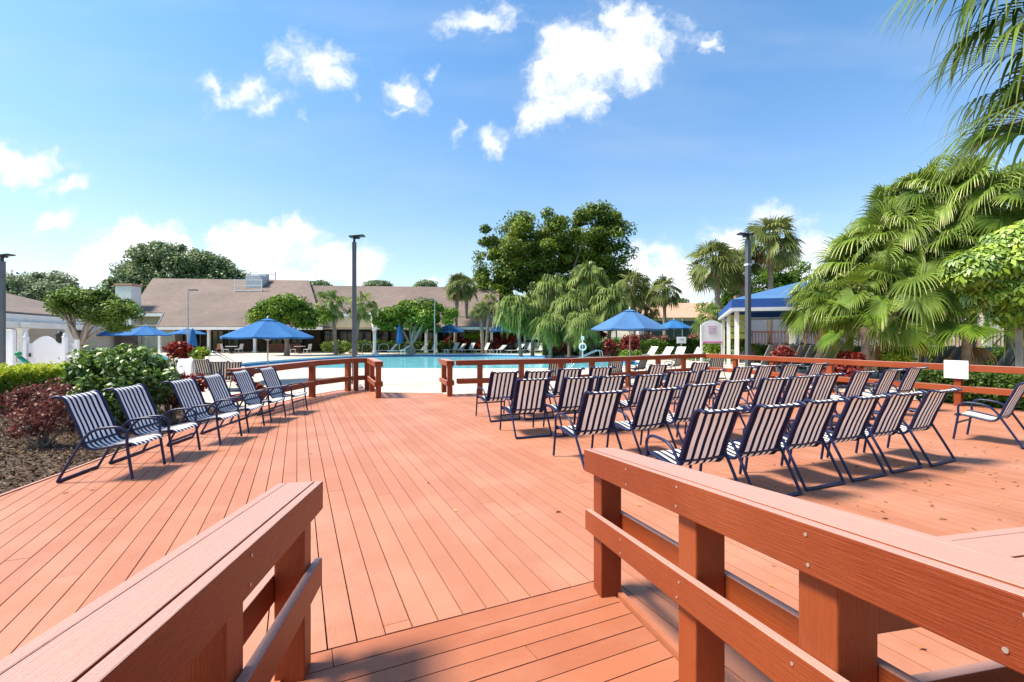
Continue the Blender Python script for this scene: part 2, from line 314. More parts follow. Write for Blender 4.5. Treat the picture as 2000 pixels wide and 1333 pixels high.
        if fix:
            bm = bmesh.new(); bm.from_mesh(me); bmesh.ops.recalc_face_normals(bm, faces=bm.faces); bm.to_mesh(me); bm.free()
        me.update()
        o = bpy.data.objects.new(name, me); col.objects.link(o)
        if parent: o.parent = parent
        if bevel:
            b = o.modifiers.new('bevel', 'BEVEL'); b.width = bevel; b.segments = 2; b.limit_method = 'ANGLE'
        return o

def tag(o, label=None, cat=None, group=None, kind=None):
    if label: o['label'] = label
    if cat: o['category'] = cat
    if group: o['group'] = group
    if kind: o['kind'] = kind
    return o
def empty(name, loc=(0, 0, 0), rz=0.0):
    o = bpy.data.objects.new(name, None); o.location = loc; o.rotation_euler = (0, 0, rz); o.empty_display_size = 0.3; col.objects.link(o); return o
def kids(o): return [c for c in bpy.data.objects if c.parent == o]
def copy_tree(o, parent=None, _ch=None):
    c = o.copy(); col.objects.link(c); c.parent = parent
    for ch in kids(o): copy_tree(ch, c)
    return c
def structure(o): o['kind'] = 'structure'; return o

def raw_mesh(name, V, Fq, tint, mat, parent=None, smooth=False):
    """fast mesh from numpy: V (n,3), Fq (m,4) int"""
    me = bpy.data.meshes.new(name); n = len(V); m = len(Fq)
    me.vertices.add(n); me.vertices.foreach_set('co', np.ascontiguousarray(V, dtype=np.float32).ravel())
    me.loops.add(m * 4); me.loops.foreach_set('vertex_index', np.ascontiguousarray(Fq, dtype=np.int32).ravel())
    me.polygons.add(m); me.polygons.foreach_set('loop_start', np.arange(m, dtype=np.int32) * 4)
    me.update(calc_edges=True)
    me.attributes.new('tint', 'FLOAT', 'POINT').data.foreach_set('value', np.clip(tint, 0, 1).astype(np.float32))
    if smooth: me.polygons.foreach_set('use_smooth', np.ones(m, dtype=bool))
    me.materials.append(mat)
    o = bpy.data.objects.new(name, me); col.objects.link(o)
    if parent: o.parent = parent
    return o
def unit(a): return a / np.maximum(np.linalg.norm(a, axis=-1, keepdims=True), 1e-9)

def leaves(C, Nn, size, aspect=0.45, tint=None, fold=0.0):
    """hexagon-ish leaves (2 quads each) at C with normals Nn"""
    n = len(C); t = unit(np.cross(Nn, RG.normal(size=(n, 3)))); w = np.cross(Nn, t)
    L = (size * RG.uniform(0.65, 1.3, n))[:, None]; W = L * aspect
    a = C - t * L * 0.5; b = C + w * W * 0.5 + Nn * L * 0.08; c = C + t * L * 0.5 - Nn * L * 0.12; d = C - w * W * 0.5 + Nn * L * 0.08
    V = np.stack([a, b, c, d], 1).reshape(-1, 3); Fq = np.arange(n * 4).reshape(n, 4)
    T = np.repeat(tint if tint is not None else RG.uniform(0, 1, n), 4)
    return V, Fq, T

def crown(lobes, nclump, nleaf, size, clump_r, flat=0.75, up=0.5, aspect=0.5, hollow=0.45):
    """lobes: (centre, (rx,ry,rz)); clumps spread through the lobes' outer volume; leaves through the clumps"""
    vol = np.array([l[1][0] * l[1][1] * l[1][2] for l in lobes]) ** 0.8; vol = vol / vol.sum()
    idx = RG.choice(len(lobes), nclump, p=vol)
    D = unit(RG.normal(size=(nclump, 3))); R = RG.uniform(hollow, 1.0, nclump) ** 0.6
    ctr = np.array([list(lobes[i][0]) for i in idx]); rad = np.array([list(lobes[i][1]) for i in idx])
    CC = ctr + D * R[:, None] * rad
    cr = clump_r * RG.uniform(0.55, 1.35, nclump)
    ct = RG.uniform(0.0, 0.55, nclump)
    k = RG.integers(0, nclump, nleaf)
    d = unit(RG.normal(size=(nleaf, 3))); rr = RG.uniform(0.0, 1.0, nleaf) ** 0.45
    off = d * (rr * cr[k])[:, None]; off[:, 2] *= flat
    C = CC[k] + off
    nn = unit(d * 0.6 + RG.normal(size=(nleaf, 3)) * 0.6 + np.array([0, 0, up]))
    T = ct[k] + RG.uniform(0, 0.45, nleaf)
    V, Fq, T = leaves(C, nn, size, aspect, T)
    return V, Fq, T, CC

def fan_crown(c, nf, lp, lb, nseg=16, J=4, droop=0.9, elmin=-35, elmax=80, sag=0.35, phim=115, rng=RG, tint0=0.35, taz=None, wseg=1.0, tiplight=0.62, roll=0.2, edrop=0.0):
    """fan palm crown: petioles plus pleated blades of separate drooping segments"""
    c = np.array(c, dtype=float)
    az = np.arange(nf) * 2.39996 + rng.uniform(0, 0.5, nf)
    if taz is not None: az = taz + rng.uniform(-1, 1, nf) * 1.2
    el = np.radians(np.linspace(elmax, elmin, nf) + rng.uniform(-14, 14, nf))
    d = np.stack([np.cos(az) * np.cos(el), np.sin(az) * np.cos(el), np.sin(el)], 1)
    LP = lp * rng.uniform(0.75, 1.2, nf); LB = lb * rng.uniform(0.8, 1.15, nf)
    Z = np.array([0, 0, 1.0])
    tp = np.linspace(0, 1, 5)
    pet = c + d[:, None, :] * (LP[:, None] * tp)[..., None] - Z * (LP[:, None] * sag * tp ** 2)[..., None]
    e = unit(d - Z * (2 * sag * 0.9 + edrop * np.clip(1.15 - np.sin(el), 0, 1)[:, None]))
    s = unit(np.cross(e, Z) + rng.normal(size=(nf, 3)) * roll); n = np.cross(s, e)
    V = []; Fq = []; T = []
    # petioles
    sw = s * 0.018 * max(1, lb)
    pv = np.stack([pet - sw[:, None, :], pet + sw[:, None, :]], 2).reshape(-1, 3)
    q = np.array([[0, 1, 3, 2]]) + 2 * np.arange(4)[:, None]; pf = (q[None] + (np.arange(nf) * 10)[:, None, None]).reshape(-1, 4)
    V.append(pv); Fq.append(pf); T.append(np.full(len(pv), 0.6)); o = len(pv)
    hub = pet[:, -1]
    ph = np.radians(np.linspace(-phim, phim, nseg)); dph = ph[1] - ph[0]
    cs, sn = np.cos(ph), np.sin(ph)
    d0 = cs[None, :, None] * e[:, None, :] + sn[None, :, None] * s[:, None, :] + n[:, None, :] * (0.25 * (1 - cs))[None, :, None]
    d0 = unit(d0)
    wv = unit(-sn[None, :, None] * e[:, None, :] + cs[None, :, None] * s[:, None, :])
    L = LB[:, None] * (0.72 + 0.28 * cs)[None, :] * rng.uniform(0.85, 1.1, (nf, nseg))
    pos = np.repeat(hub[:, None, :], nseg, 1).copy(); tt = np.linspace(0, 1, J + 1)
    pts = [pos.copy()]; dirs = d0.copy()
    dr = droop * rng.uniform(0.75, 1.25, (nf, nseg)) * rng.uniform(0.45, 1.35, (nf, 1))
    for j in range(J):
        tm = (tt[j] + tt[j + 1]) / 2
        g = dr * max(0.0, tm - 0.42) * 4.6
        dirs = unit(d0 + (-Z) * g[..., None])
        pos = pos + dirs * (L / J)[..., None]; pts.append(pos.copy())
    pts = np.stack(pts, 2)                                     # nf,nseg,J+1,3
    r = tt[None, None, :] * L[..., None]
    wd = np.minimum(r * dph * 0.5 * wseg, (lb * 0.42 * dph * 0.55 * wseg) * np.clip(1 - ((tt - 0.42) / 0.6), 0.06, 1)[None, None, :])
    a = pts - wv[:, :, None, :] * wd[..., None]; b = pts + wv[:, :, None, :] * wd[..., None]
    ridge = n[:, None, None, :] * (wd * 0.5)[..., None]
    b = b + ridge
    bv = np.stack([a, b], 3).reshape(-1, 3)
    per = (J + 1) * 2
    q = np.array([[0, 1, 3, 2]]) + 2 * np.arange(J)[:, None]
    bf = (q[None] + (np.arange(nf * nseg) * per)[:, None, None]).reshape(-1, 4) + o
    ft = rng.uniform(-0.22, 0.22, nf)
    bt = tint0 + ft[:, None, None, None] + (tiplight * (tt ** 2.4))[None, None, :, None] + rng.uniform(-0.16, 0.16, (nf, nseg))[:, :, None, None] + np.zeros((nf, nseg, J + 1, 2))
    V.append(bv); Fq.append(bf); T.append(bt.reshape(-1))
    return np.concatenate(V), np.concatenate(Fq), np.concatenate(T)

def merge(parts):
    V = []; Fq = []; T = []; o = 0
    for v, f, t in parts:
        V.append(v); Fq.append(f + o); T.append(t); o += len(v)
    return np.concatenate(V), np.concatenate(Fq), np.concatenate(T)

# ------------------------------------------------------------------ camera, light, sky
cam = bpy.data.cameras.new('camera'); co = bpy.data.objects.new('camera', cam); col.objects.link(co)
co.location = (0, 0, EYE); co.rotation_euler = (math.radians(90), 0, 0)
cam.sensor_width = 36; cam.lens = F / 2000 * 36; cam.shift_y = -(666.5 - HY) / 2000; cam.clip_start = 0.05; cam.clip_end = 2000
sc.camera = co
SAZ, SEL = math.radians(-97), math.radians(56)
S = Vector((math.sin(SAZ) * math.cos(SEL), math.cos(SAZ) * math.cos(SEL), math.sin(SEL)))
sl = bpy.data.lights.new('sun', 'SUN'); sl.energy = 5.0; sl.angle = math.radians(13); sl.color = (1.0, 0.90, 0.76)
so = bpy.data.objects.new('sun', sl); so.rotation_euler = S.to_track_quat('Z', 'Y').to_euler(); so.location = (-20, 5, 30); col.objects.link(so)
sc.view_settings.view_transform = 'Standard'; sc.view_settings.look = 'None'; sc.view_settings.exposure = 0.78; sc.view_settings.gamma = 1
try: sc.cycles.max_bounces = 5; sc.cycles.diffuse_bounces = 3; sc.cycles.glossy_bounces = 3; sc.cycles.transmission_bounces = 3
except Exception: pass

def build_world():
    w = bpy.data.worlds.new('World'); sc.world = w; w.use_nodes = True
    nt = w.node_tree; nt.nodes.clear(); L = nt.links
    out = nt.nodes.new('ShaderNodeOutputWorld'); bg = nt.nodes.new('ShaderNodeBackground')
    sky = nt.nodes.new('ShaderNodeTexSky'); sky.sky_type = 'NISHITA'; sky.sun_disc = False
    sky.sun_elevation = SEL; sky.sun_rotation = SAZ % (2 * math.pi); sky.air_density = 1.0; sky.dust_density = 0.8; sky.ozone_density = 1.3
    tc = N(nt, 'ShaderNodeTexCoord'); sx = N(nt, 'ShaderNodeSeparateXYZ'); L.new(tc.outputs['Generated'], sx.inputs[0])
    # gnomonic direction coordinates about north
    my = N(nt, 'ShaderNodeMath', operation='MAXIMUM'); L.new(sx.outputs['Y'], my.inputs[0]); my.inputs[1].default_value = 0.02
    da = N(nt, 'ShaderNodeMath', operation='DIVIDE'); L.new(sx.outputs['X'], da.inputs[0]); L.new(my.outputs[0], da.inputs[1])
    db = N(nt, 'ShaderNodeMath', operation='DIVIDE'); L.new(sx.outputs['Z'], db.inputs[0]); L.new(my.outputs[0], db.inputs[1])
    cb = N(nt, 'ShaderNodeCombineXYZ'); L.new(da.outputs[0], cb.inputs[0]); L.new(db.outputs[0], cb.inputs[1])
    # ragged edges: warp the lookup
    wn = N(nt, 'ShaderNodeTexNoise'); wn.inputs['Scale'].default_value = 16; wn.inputs['Detail'].default_value = 3; wn.inputs['Roughness'].default_value = 0.6
    L.new(cb.outputs[0], wn.inputs['Vector'])
    ws = N(nt, 'ShaderNodeVectorMath', operation='SUBTRACT'); L.new(wn.outputs['Color'], ws.inputs[0]); ws.inputs[1].default_value = (0.5, 0.5, 0.5)
    wm = N(nt, 'ShaderNodeVectorMath', operation='SCALE'); L.new(ws.outputs[0], wm.inputs[0]); wm.inputs['Scale'].default_value = 0.085
    wa = N(nt, 'ShaderNodeVectorMath', operation='ADD'); L.new(cb.outputs[0], wa.inputs[0]); L.new(wm.outputs[0], wa.inputs[1])
    blobs = [  # px, py, rx, ry, tilt(deg), weight
        (620, 120, 85, 62, 20, .62), (560, 105, 45, 40, 0, .55), (655, 150, 45, 40, 0, .55), (470, 185, 75, 34, -18, .62), (420, 175, 45, 26, 25, .5), (520, 205, 50, 25, -20, .55), (598, 232, 16, 24, 0, .45), (690, 195, 22, 10, 30, .35),
        (800, 185, 50, 36, 35, .68), (842, 150, 20, 28, 10, .6), (765, 215, 26, 12, 10, .5),
        (930, 35, 90, 32, 0, .62), (875, 50, 35, 28, 0, .5), (955, 60, 22, 40, 0, .5), (1000, 40, 45, 26, 0, .42),
        (1140, 115, 85, 75, 0, 1.0), (1240, 90, 80, 75, -10, .95), (1075, 150, 48, 58, 0, 1.0), (1110, 180, 75, 45, 15, .95), (1050, 225, 38, 50, 30, .85), (1310, 90, 60, 45, -25, .6), (1200, 40, 90, 40, 0, .62), (1350, 60, 45, 40, 0, .38), (1170, 200, 30, 20, 0, .6),
        (1385, 85, 26, 32, -40, .45), (1405, 100, 22, 12, 0, .4),
        (960, 275, 38, 32, -35, .62), (893, 262, 12, 26, 0, .45), (1085, 250, 32, 16, 20, .35),
        (60, 330, 85, 36, -12, .75), (10, 310, 55, 42, 0, .7), (130, 360, 55, 20, -15, .65),
        (105, 438, 52, 28, -10, .62),
        (265, 470, 95, 48, -8, 1.0), (350, 500, 80, 35, 0, .9), (180, 530, 130, 36, 0, .8), (60, 545, 120, 32, 0, .7), (470, 480, 75, 50, 0, 1.0), (560, 475, 95, 50, 0, 1.0), (640, 510, 85, 50, 0, .95), (710, 525, 50, 45, 0, .95), (470, 540, 200, 40, 0, .95), (850, 545, 60, 22, 0, .55),
        (1275, 510, 60, 38, 0, .9), (1330, 545, 90, 45, 0, .9), (1240, 540, 60, 40, 0, .85), (1500, 430, 75, 34, 0, .62), (1420, 480, 60, 40, 0, .7), (1600, 490, 80, 34, 0, .75), (1480, 530, 150, 50, 0, .85), (1620, 540, 120, 50, 0, .8),
        (880, 130, 600, 14, 0, .0),
    ]
    acc = None
    for (px, py, rx, ry, tl, wt) in blobs:
        if wt <= 0: continue
        a0, b0 = (px - CX) / F, (HY - py) / F
        k_ = 1.5                                             # spherical falloff 1 - r, weighted
        mp = N(nt, 'ShaderNodeMapping', vector_type='TEXTURE'); L.new(wa.outputs[0], mp.inputs['Vector'])
        mp.inputs['Location'].default_value = (a0, b0, 0); mp.inputs['Rotation'].default_value = (0, 0, math.radians(-tl)); mp.inputs['Scale'].default_value = (rx * k_ / F, ry * k_ / F, 1)
        gs = N(nt, 'ShaderNodeTexGradient', gradient_type='SPHERICAL'); L.new(mp.outputs[0], gs.inputs[0])
        mr = N(nt, 'ShaderNodeMath', operation='MULTIPLY'); L.new(gs.outputs['Fac'], mr.inputs[0]); mr.inputs[1].default_value = 1.75 * wt; mr.use_clamp = True
        if acc is None: acc = mr.outputs[0]
        else:
            mx = N(nt, 'ShaderNodeMath', operation='MAXIMUM'); L.new(acc, mx.inputs[0]); L.new(mr.outputs[0], mx.inputs[1]); acc = mx.outputs[0]
    # only ahead; elsewhere loose noise cloud
    fw = N(nt, 'ShaderNodeMath', operation='GREATER_THAN'); L.new(sx.outputs['Y'], fw.inputs[0]); fw.inputs[1].default_value = 0.1
    am = N(nt, 'ShaderNodeMath', operation='MULTIPLY'); L.new(acc, am.inputs[0]); L.new(fw.outputs[0], am.inputs[1])
    gn = N(nt, 'ShaderNodeTexNoise'); gn.inputs['Scale'].default_value = 3.2; gn.inputs['Detail'].default_value = 3; L.new(tc.outputs['Generated'], gn.inputs['Vector'])
    gr = N(nt, 'ShaderNodeMapRange'); gr.inputs['From Min'].default_value = 0.6; gr.inputs['From Max'].default_value = 0.8; L.new(gn.outputs['Fac'], gr.inputs['Value'])
    bk = N(nt, 'ShaderNodeMath', operation='LESS_THAN'); L.new(sx.outputs['Y'], bk.inputs[0]); bk.inputs[1].default_value = 0.1
    gm = N(nt, 'ShaderNodeMath', operation='MULTIPLY'); L.new(gr.outputs[0], gm.inputs[0]); L.new(bk.outputs[0], gm.inputs[1])
    # fine erosion
    fn = N(nt, 'ShaderNodeTexNoise'); fn.inputs['Scale'].default_value = 9; fn.inputs['Detail'].default_value = 7; fn.inputs['Roughness'].default_value = 0.62
    L.new(wa.outputs[0], fn.inputs['Vector'])
    er = N(nt, 'ShaderNodeMath', operation='MULTIPLY_ADD'); L.new(fn.outputs['Fac'], er.inputs[0]); er.inputs[1].default_value = 2.4; er.inputs[2].default_value = -1.33
    sm = N(nt, 'ShaderNodeMath', operation='ADD'); L.new(am.outputs[0], sm.inputs[0]); L.new(er.outputs[0], sm.inputs[1])
    gt = N(nt, 'ShaderNodeMapRange', interpolation_type='SMOOTHSTEP'); gt.inputs['From Min'].default_value = 0.05; gt.inputs['From Max'].default_value = 1.15; L.new(sm.outputs[0], gt.inputs['Value'])
    pr = N(nt, 'ShaderNodeMath', operation='MULTIPLY'); L.new(gt.outputs[0], pr.inputs[0])
    ac2 = N(nt, 'ShaderNodeMapRange'); ac2.inputs['From Max'].default_value = 0.18; L.new(am.outputs[0], ac2.inputs['Value']); L.new(ac2.outputs[0], pr.inputs[1])
    # faint cirrus veil
    mc = N(nt, 'ShaderNodeMapping'); mc.inputs['Scale'].default_value = (1.6, 6.0, 1); mc.inputs['Rotation'].default_value = (0, 0, math.radians(-14)); L.new(cb.outputs[0], mc.inputs[0])
    cn = N(nt, 'ShaderNodeTexNoise'); cn.inputs['Scale'].default_value = 1.4; cn.inputs['Detail'].default_value = 4; L.new(mc.outputs[0], cn.inputs['Vector'])
    cr = N(nt, 'ShaderNodeMapRange'); cr.inputs['From Min'].default_value = 0.45; cr.inputs['From Max'].default_value = 0.8; cr.inputs['To Max'].default_value = 0.2; L.new(cn.outputs['Fac'], cr.inputs['Value'])
    cf = N(nt, 'ShaderNodeMath', operation='MULTIPLY'); L.new(cr.outputs[0], cf.inputs[0]); L.new(fw.outputs[0], cf.inputs[1])
    a1 = N(nt, 'ShaderNodeMath', operation='MAXIMUM'); L.new(pr.outputs[0], a1.inputs[0]); L.new(gm.outputs[0], a1.inputs[1])
    a2 = N(nt, 'ShaderNodeMath', operation='MAXIMUM'); L.new(a1.outputs[0], a2.inputs[0]); L.new(cf.outputs[0], a2.inputs[1])
    # cloud colour with slight shading
    cm = N(nt, 'ShaderNodeMix', data_type='RGBA'); L.new(gt.outputs[0], cm.inputs[0]); cm.inputs[6].default_value = (3.6, 4.0, 4.5, 1); cm.inputs[7].default_value = (6.6, 6.6, 6.6, 1)
    mg = N(nt, 'ShaderNodeMix', data_type='RGBA'); L.new(a2.outputs[0], mg.inputs[0])
    tint = N(nt, 'ShaderNodeMix', data_type='RGBA', blend_type='MULTIPLY'); tint.inputs[0].default_value = 1; L.new(sky.outputs[0], tint.inputs[6]); ev = N(nt, 'ShaderNodeMapRange'); ev.inputs['From Min'].default_value = 0.0; ev.inputs['From Max'].default_value = 0.5; L.new(sx.outputs['Z'], ev.inputs['Value']); tv = N(nt, 'ShaderNodeMix', data_type='RGBA'); L.new(ev.outputs[0], tv.inputs[0]); tv.inputs[6].default_value = (1.02, 0.97, 0.98, 1); tv.inputs[7].default_value = SKYT; L.new(tv.outputs[2], tint.inputs[7])
    L.new(tint.outputs[2], mg.inputs[6]); L.new(cm.outputs[2], mg.inputs[7])
    L.new(mg.outputs[2], bg.inputs['Color']); bg.inputs['Strength'].default_value = SKYS
    L.new(bg.outputs[0], out.inputs[0])
SKYT = (0.70, 1.02, 1.18, 1); SKYS = 0.128
build_world()

# ------------------------------------------------------------------ ground, patio, pool, deck
Dv = Vector((-0.415, 0.910, 0)); Cv = Vector((0.910, 0.415, 0))
Rv = Vector((-0.192, 0.981, 0)); Nv = Vector((0.981, 0.192, 0))

def curve_loop(pts, sub=6):
    out = []; n = len(pts)
    for i in range(n):
        p0, p1, p2, p3 = [Vector((*pts[(i + k - 1) % n][:2], 0)) for k in range(4)]
        for j in range(sub):
            t = j / sub
            out.append(0.5 * ((2 * p1) + (-p0 + p2) * t + (2 * p0 - 5 * p1 + 4 * p2 - p3) * t * t + (-p0 + 3 * p1 - 3 * p2 + p3) * t ** 3))
    return out
pool_pts = curve_loop([(-16.5, 27.5), (-12, 25.6), (-6, 25.2), (1, 25.0), (5.2, 26.0), (8.5, 30), (8.2, 36), (4.5, 42.5), (0, 45.5), (-6, 46), (-12, 45), (-15.5, 39), (-17.3, 32)], 6)

def sheet(name, outer, hole, z, mat):
    bm = bmesh.new(); es = []
    for loop in [outer] + ([hole] if hole else []):
        vs = [bm.verts.new((p[0], p[1], z)) for p in loop]
        es += [bm.edges.new((vs[i], vs[(i + 1) % len(vs)])) for i in range(len(vs))]
    bmesh.ops.triangle_fill(bm, use_beauty=True, edges=es)
    for f in bm.faces:
        if f.normal.z < 0: f.normal_flip()
    me = bpy.data.meshes.new(name); bm.to_mesh(me); bm.free(); me.materials.append(mat)
    o = bpy.data.objects.new(name, me); col.objects.link(o); return structure(o)
def offset(loop, d):
    n = len(loop); out = []
    for i in range(n):
        t = (loop[(i + 1) % n] - loop[i - 1]); t.z = 0; t.normalize(); out.append(loop[i] + Vector((t.y, -t.x, 0)) * d)
    return out
cop_out = offset(pool_pts, 0.35); cop_mid = offset(pool_pts, 0.0)
# make sure the offset went outward
def area(l): return sum(l[i].x * l[(i + 1) % len(l)].y - l[(i + 1) % len(l)].x * l[i].y for i in range(len(l)))
if abs(area(cop_out)) < abs(area(pool_pts)): cop_out = offset(pool_pts, -0.35)
sheet('ground', [(-600, -200), (600, -200), (600, 900), (-600, 900)], cop_mid, GZ - 0.012, M['grass'])
sheet('patio', [(-34, 8.2), (-6.5, 8.2), (-4.5, 12.2), (9, 12.5), (12, 9), (26, 7), (30, 26), (14, 31), (11.5, 40), (8, 48.2), (-10, 48.2), (-16, 55.2), (-38, 55.2)], cop_mid, GZ - 0.004, M['patio'])
m = MB(); n = len(pool_pts)
for i in range(n):
    j = (i + 1) % n; a, b, c, d = cop_mid[i], cop_mid[j], cop_out[j], cop_out[i]
    m.hexa([Vector((p.x, p.y, GZ - 0.08)) for p in (a, b, c, d)] + [Vector((p.x, p.y, GZ + 0.035)) for p in (a, b, c, d)], 0)
cpo = m.build('pool_coping', M['coping']); structure(cpo)
m = MB(); m2 = MB()
for i in range(n):
    j = (i + 1) % n; a, b = pool_pts[i], pool_pts[j]
    m.add([(a.x, a.y, GZ - 0.36), (b.x, b.y, GZ - 0.36), (b.x, b.y, GZ - 0.08), (a.x, a.y, GZ - 0.08)], [(0, 1, 2, 3)])
    m2.add([(a.x, a.y, GZ - 1.5), (b.x, b.y, GZ - 1.5), (b.x, b.y, GZ - 0.36), (a.x, a.y, GZ - 0.36)], [(0, 1, 2, 3)])
structure(m.build('pool_tile_band', M['tile'], fix=False))
structure(m2.build('pool_walls', M['poolshell'], fix=False))
sheet('pool_floor', pool_pts, None, GZ - 1.5, M['poolshell'])
mw, nt, out = new_mat('pool_water')
bs = N(nt, 'ShaderNodeBsdfPrincipled'); bs.inputs['Base Color'].default_value = (0.10, 0.56, 0.66, 1); bs.inputs['Roughness'].default_value = 0.04; bs.inputs['IOR'].default_value = 1.33; bs.inputs['Specular IOR Level'].default_value = 0.3
tc = N(nt, 'ShaderNodeTexCoord'); mp = N(nt, 'ShaderNodeMapping'); mp.inputs['Scale'].default_value = (1, 1.6, 1); nt.links.new(tc.outputs['Object'], mp.inputs[0])
nz = N(nt, 'ShaderNodeTexNoise'); nz.inputs['Scale'].default_value = 2.4; nz.inputs['Detail'].default_value = 4; nt.links.new(mp.outputs[0], nz.inputs['Vector'])
bp = N(nt, 'ShaderNodeBump'); bp.inputs['Strength'].default_value = 0.35; bp.inputs['Distance'].default_value = 0.05; nt.links.new(nz.outputs['Fac'], bp.inputs['Height']); nt.links.new(bp.outputs[0], bs.inputs['Normal'])
n2 = N(nt, 'ShaderNodeTexNoise'); n2.inputs['Scale'].default_value = 1.1; n2.inputs['Detail'].default_value = 6; nt.links.new(tc.outputs['Object'], n2.inputs['Vector'])
mx = N(nt, 'ShaderNodeMix', data_type='RGBA'); mx.inputs[6].default_value = (0.07, 0.46, 0.56, 1); mx.inputs[7].default_value = (0.30, 0.72, 0.74, 1); nt.links.new(n2.outputs['Fac'], mx.inputs[0]); nt.links.new(mx.outputs[2], bs.inputs['Base Color'])
nt.links.new(bs.outputs[0], out.inputs[0])
sheet('pool_water', pool_pts, None, GZ - 0.2, mw)

m = MB(); m.prism([(9.6, 15.4, GZ - .05), (12.6, 9.2, GZ - .05), (17, 8.0, GZ - .05), (25, 12, GZ - .05), (22, 21.5, GZ - .05), (10.4, 21.8, GZ - .05)], (0, 0, .05 - GZ)); structure(m.build('upper_patio', M['patio']))
# deck of separate boards
deck_poly = [Vector(p) for p in [(-5.0, 1.0, 0), (-5.05, 4.4, 0), (-5.22, 5.49, 0), (-5.39, 6.4, 0), (-5.58, 7.75, 0), (-5.72, 9.5, 0), (-5.5, 12.45, 0), (-5.1, 13.85, 0), (-4.2, 14.45, 0), (-3.85, 13.45, 0), (-1.95, 13.25, 0), (-1.85, 12.95, 0), (1.6, 13.95, 0), (7.15, 17.85, 0), (7.45, 17.75, 0), (10.75, 10.6, 0), (15.5, 0.2, 0), (15, -3, 0), (-5, -3, 0)]]
def clip(poly, nrm, off):
    out = []; n = len(poly)
    for i in range(n):
        a, b = poly[i], poly[(i + 1) % n]; da, db = a.dot(nrm) - off, b.dot(nrm) - off
        if da >= 0: out.append(a)
        if (da >= 0) != (db >= 0): out.append(a + (b - a) * (da / (da - db)))
    return out
BW = 0.1455; GAP = 0.0068
def boards(poly, ax, cr, zf, thick, mat, name, umin, umax, shift=0.0, seg=6.1, notch=None):
    mb = MB(); cs = [p.dot(cr) for p in poly]; k0 = math.floor((min(cs) - shift) / BW); k1 = math.ceil((max(cs) - shift) / BW)
    for k in range(k0, k1):
        c0 = shift + k * BW; c1 = c0 + BW - GAP - random.uniform(0, 0.002)
        st = clip(clip(poly, cr, c0), -cr, -c1)
        if len(st) < 3: continue
        quads = []
        u = umin - random.uniform(0, seg)
        while u < umax:
            u2 = u + seg
            pc = clip(clip(st, ax, u), -ax, -(u2 - 0.004))
            u = u2
            if len(pc) < 3: continue
            pieces = notch(pc) if notch else [pc]
            for pc in pieces:
              q = []
              for p in pc:
                if not q or (p - q[-1]).length > 1e-4: q.append(p)
              if len(q) > 2 and (q[0] - q[-1]).length < 1e-4: q.pop()
              if len(q) < 3: continue
              if area(q) < 0: q.reverse()
              if area(q) < 1e-4: continue
              quads.append(q)
        for q in quads:
            tn = random.random() ** 1.5 * 0.6; off = random.uniform(0, 60); dz = random.uniform(-0.0008, 0.0008); nn = len(q)
            top = [Vector((p.x, p.y, zf(p) + dz)) for p in q]; bot = [p - Vector((0, 0, thick)) for p in top]
            # eased edge
            cen = sum(top, Vector()) / nn
            uvt = [(p.dot(ax) + off, p.dot(cr) + off) for p in top]
            mb.add(top + bot, [tuple(range(nn))] + [(i, i + nn, (i + 1) % nn + nn, (i + 1) % nn) for i in range(nn)],
                   [uvt] + [[uvt[i], uvt[i], uvt[(i + 1) % nn], uvt[(i + 1) % nn]] for i in range(nn)], tn)
    return mb.build(name, mat, fix=False)
U0 = 2.58; US = 2.43; GR = 0.124
# the ramp footprint: between the two ramp railings, behind the joint
rl = Vector((-1.017, 2.235, 0)); rr = Vector((0.575, 2.938, 0))
def along(p, t): return p + Rv * t
il, ir = rl - Nv * 0.045, rr + Nv * 0.045
def on_joint(p, u): t = (u - p.dot(Dv)) / Rv.dot(Dv); return p + Rv * t
ramp_poly = [on_joint(il, U0), il - Rv * 5, ir - Rv * 5, on_joint(ir, U0)]
# deck with ramp opening: deck ahead of the joint plus the two sides
def notch(pc):
    h = clip(clip(clip(pc, -Dv, -U0), Nv, il.dot(Nv)), -Nv, -ir.dot(Nv))
    if len(h) < 3 or abs(area(h)) < 1e-5: return [pc]
    bk = clip(pc, -Dv, -(U0 - 0.003))
    return [clip(pc, Dv, U0 + 0.003), clip(bk, -Nv, -(il.dot(Nv) - 0.01)), clip(bk, Nv, ir.dot(Nv) + 0.012)]
structure(boards(deck_poly, Dv, Cv, lambda p: 0.0, 0.035, M['deck'], 'deck', -8, 22, notch=notch))
structure(boards(ramp_poly, Cv, Dv, lambda p: max(0.0, US - p.dot(Dv)) * GR, 0.035, M['ramp'], 'ramp', -9, 9, shift=U0 - BW * 30))
m = MB(); dp = [Vector((p.x, p.y, -0.045)) for p in deck_poly]; m.prism(dp, (0, 0, -0.3)); structure(m.build('deck_base', M['under']))
# ramp edge boards
m = MB()
for base in (il - Nv * 0.03, ir + Nv * 0.034):
    a = on_joint(base, US); b = base - Rv * 5
    m.beam(a + Vector((0, 0, -0.06)), Vector((b.x, b.y, (US - b.dot(Dv)) * GR - 0.06)), 0.036, 0.16)
structure(m.build('ramp_curb', M['ramp']))
# deck fascia board along its left edge
m = MB(); ed = deck_poly[1:9]
for a, b in zip(ed[:-1], ed[1:]):
    o = Vector((-0.025, 0, -0.07)); m.beam(a + o, b + o, 0.036, 0.16)
structure(m.build('deck_edge_board', M['rail']))
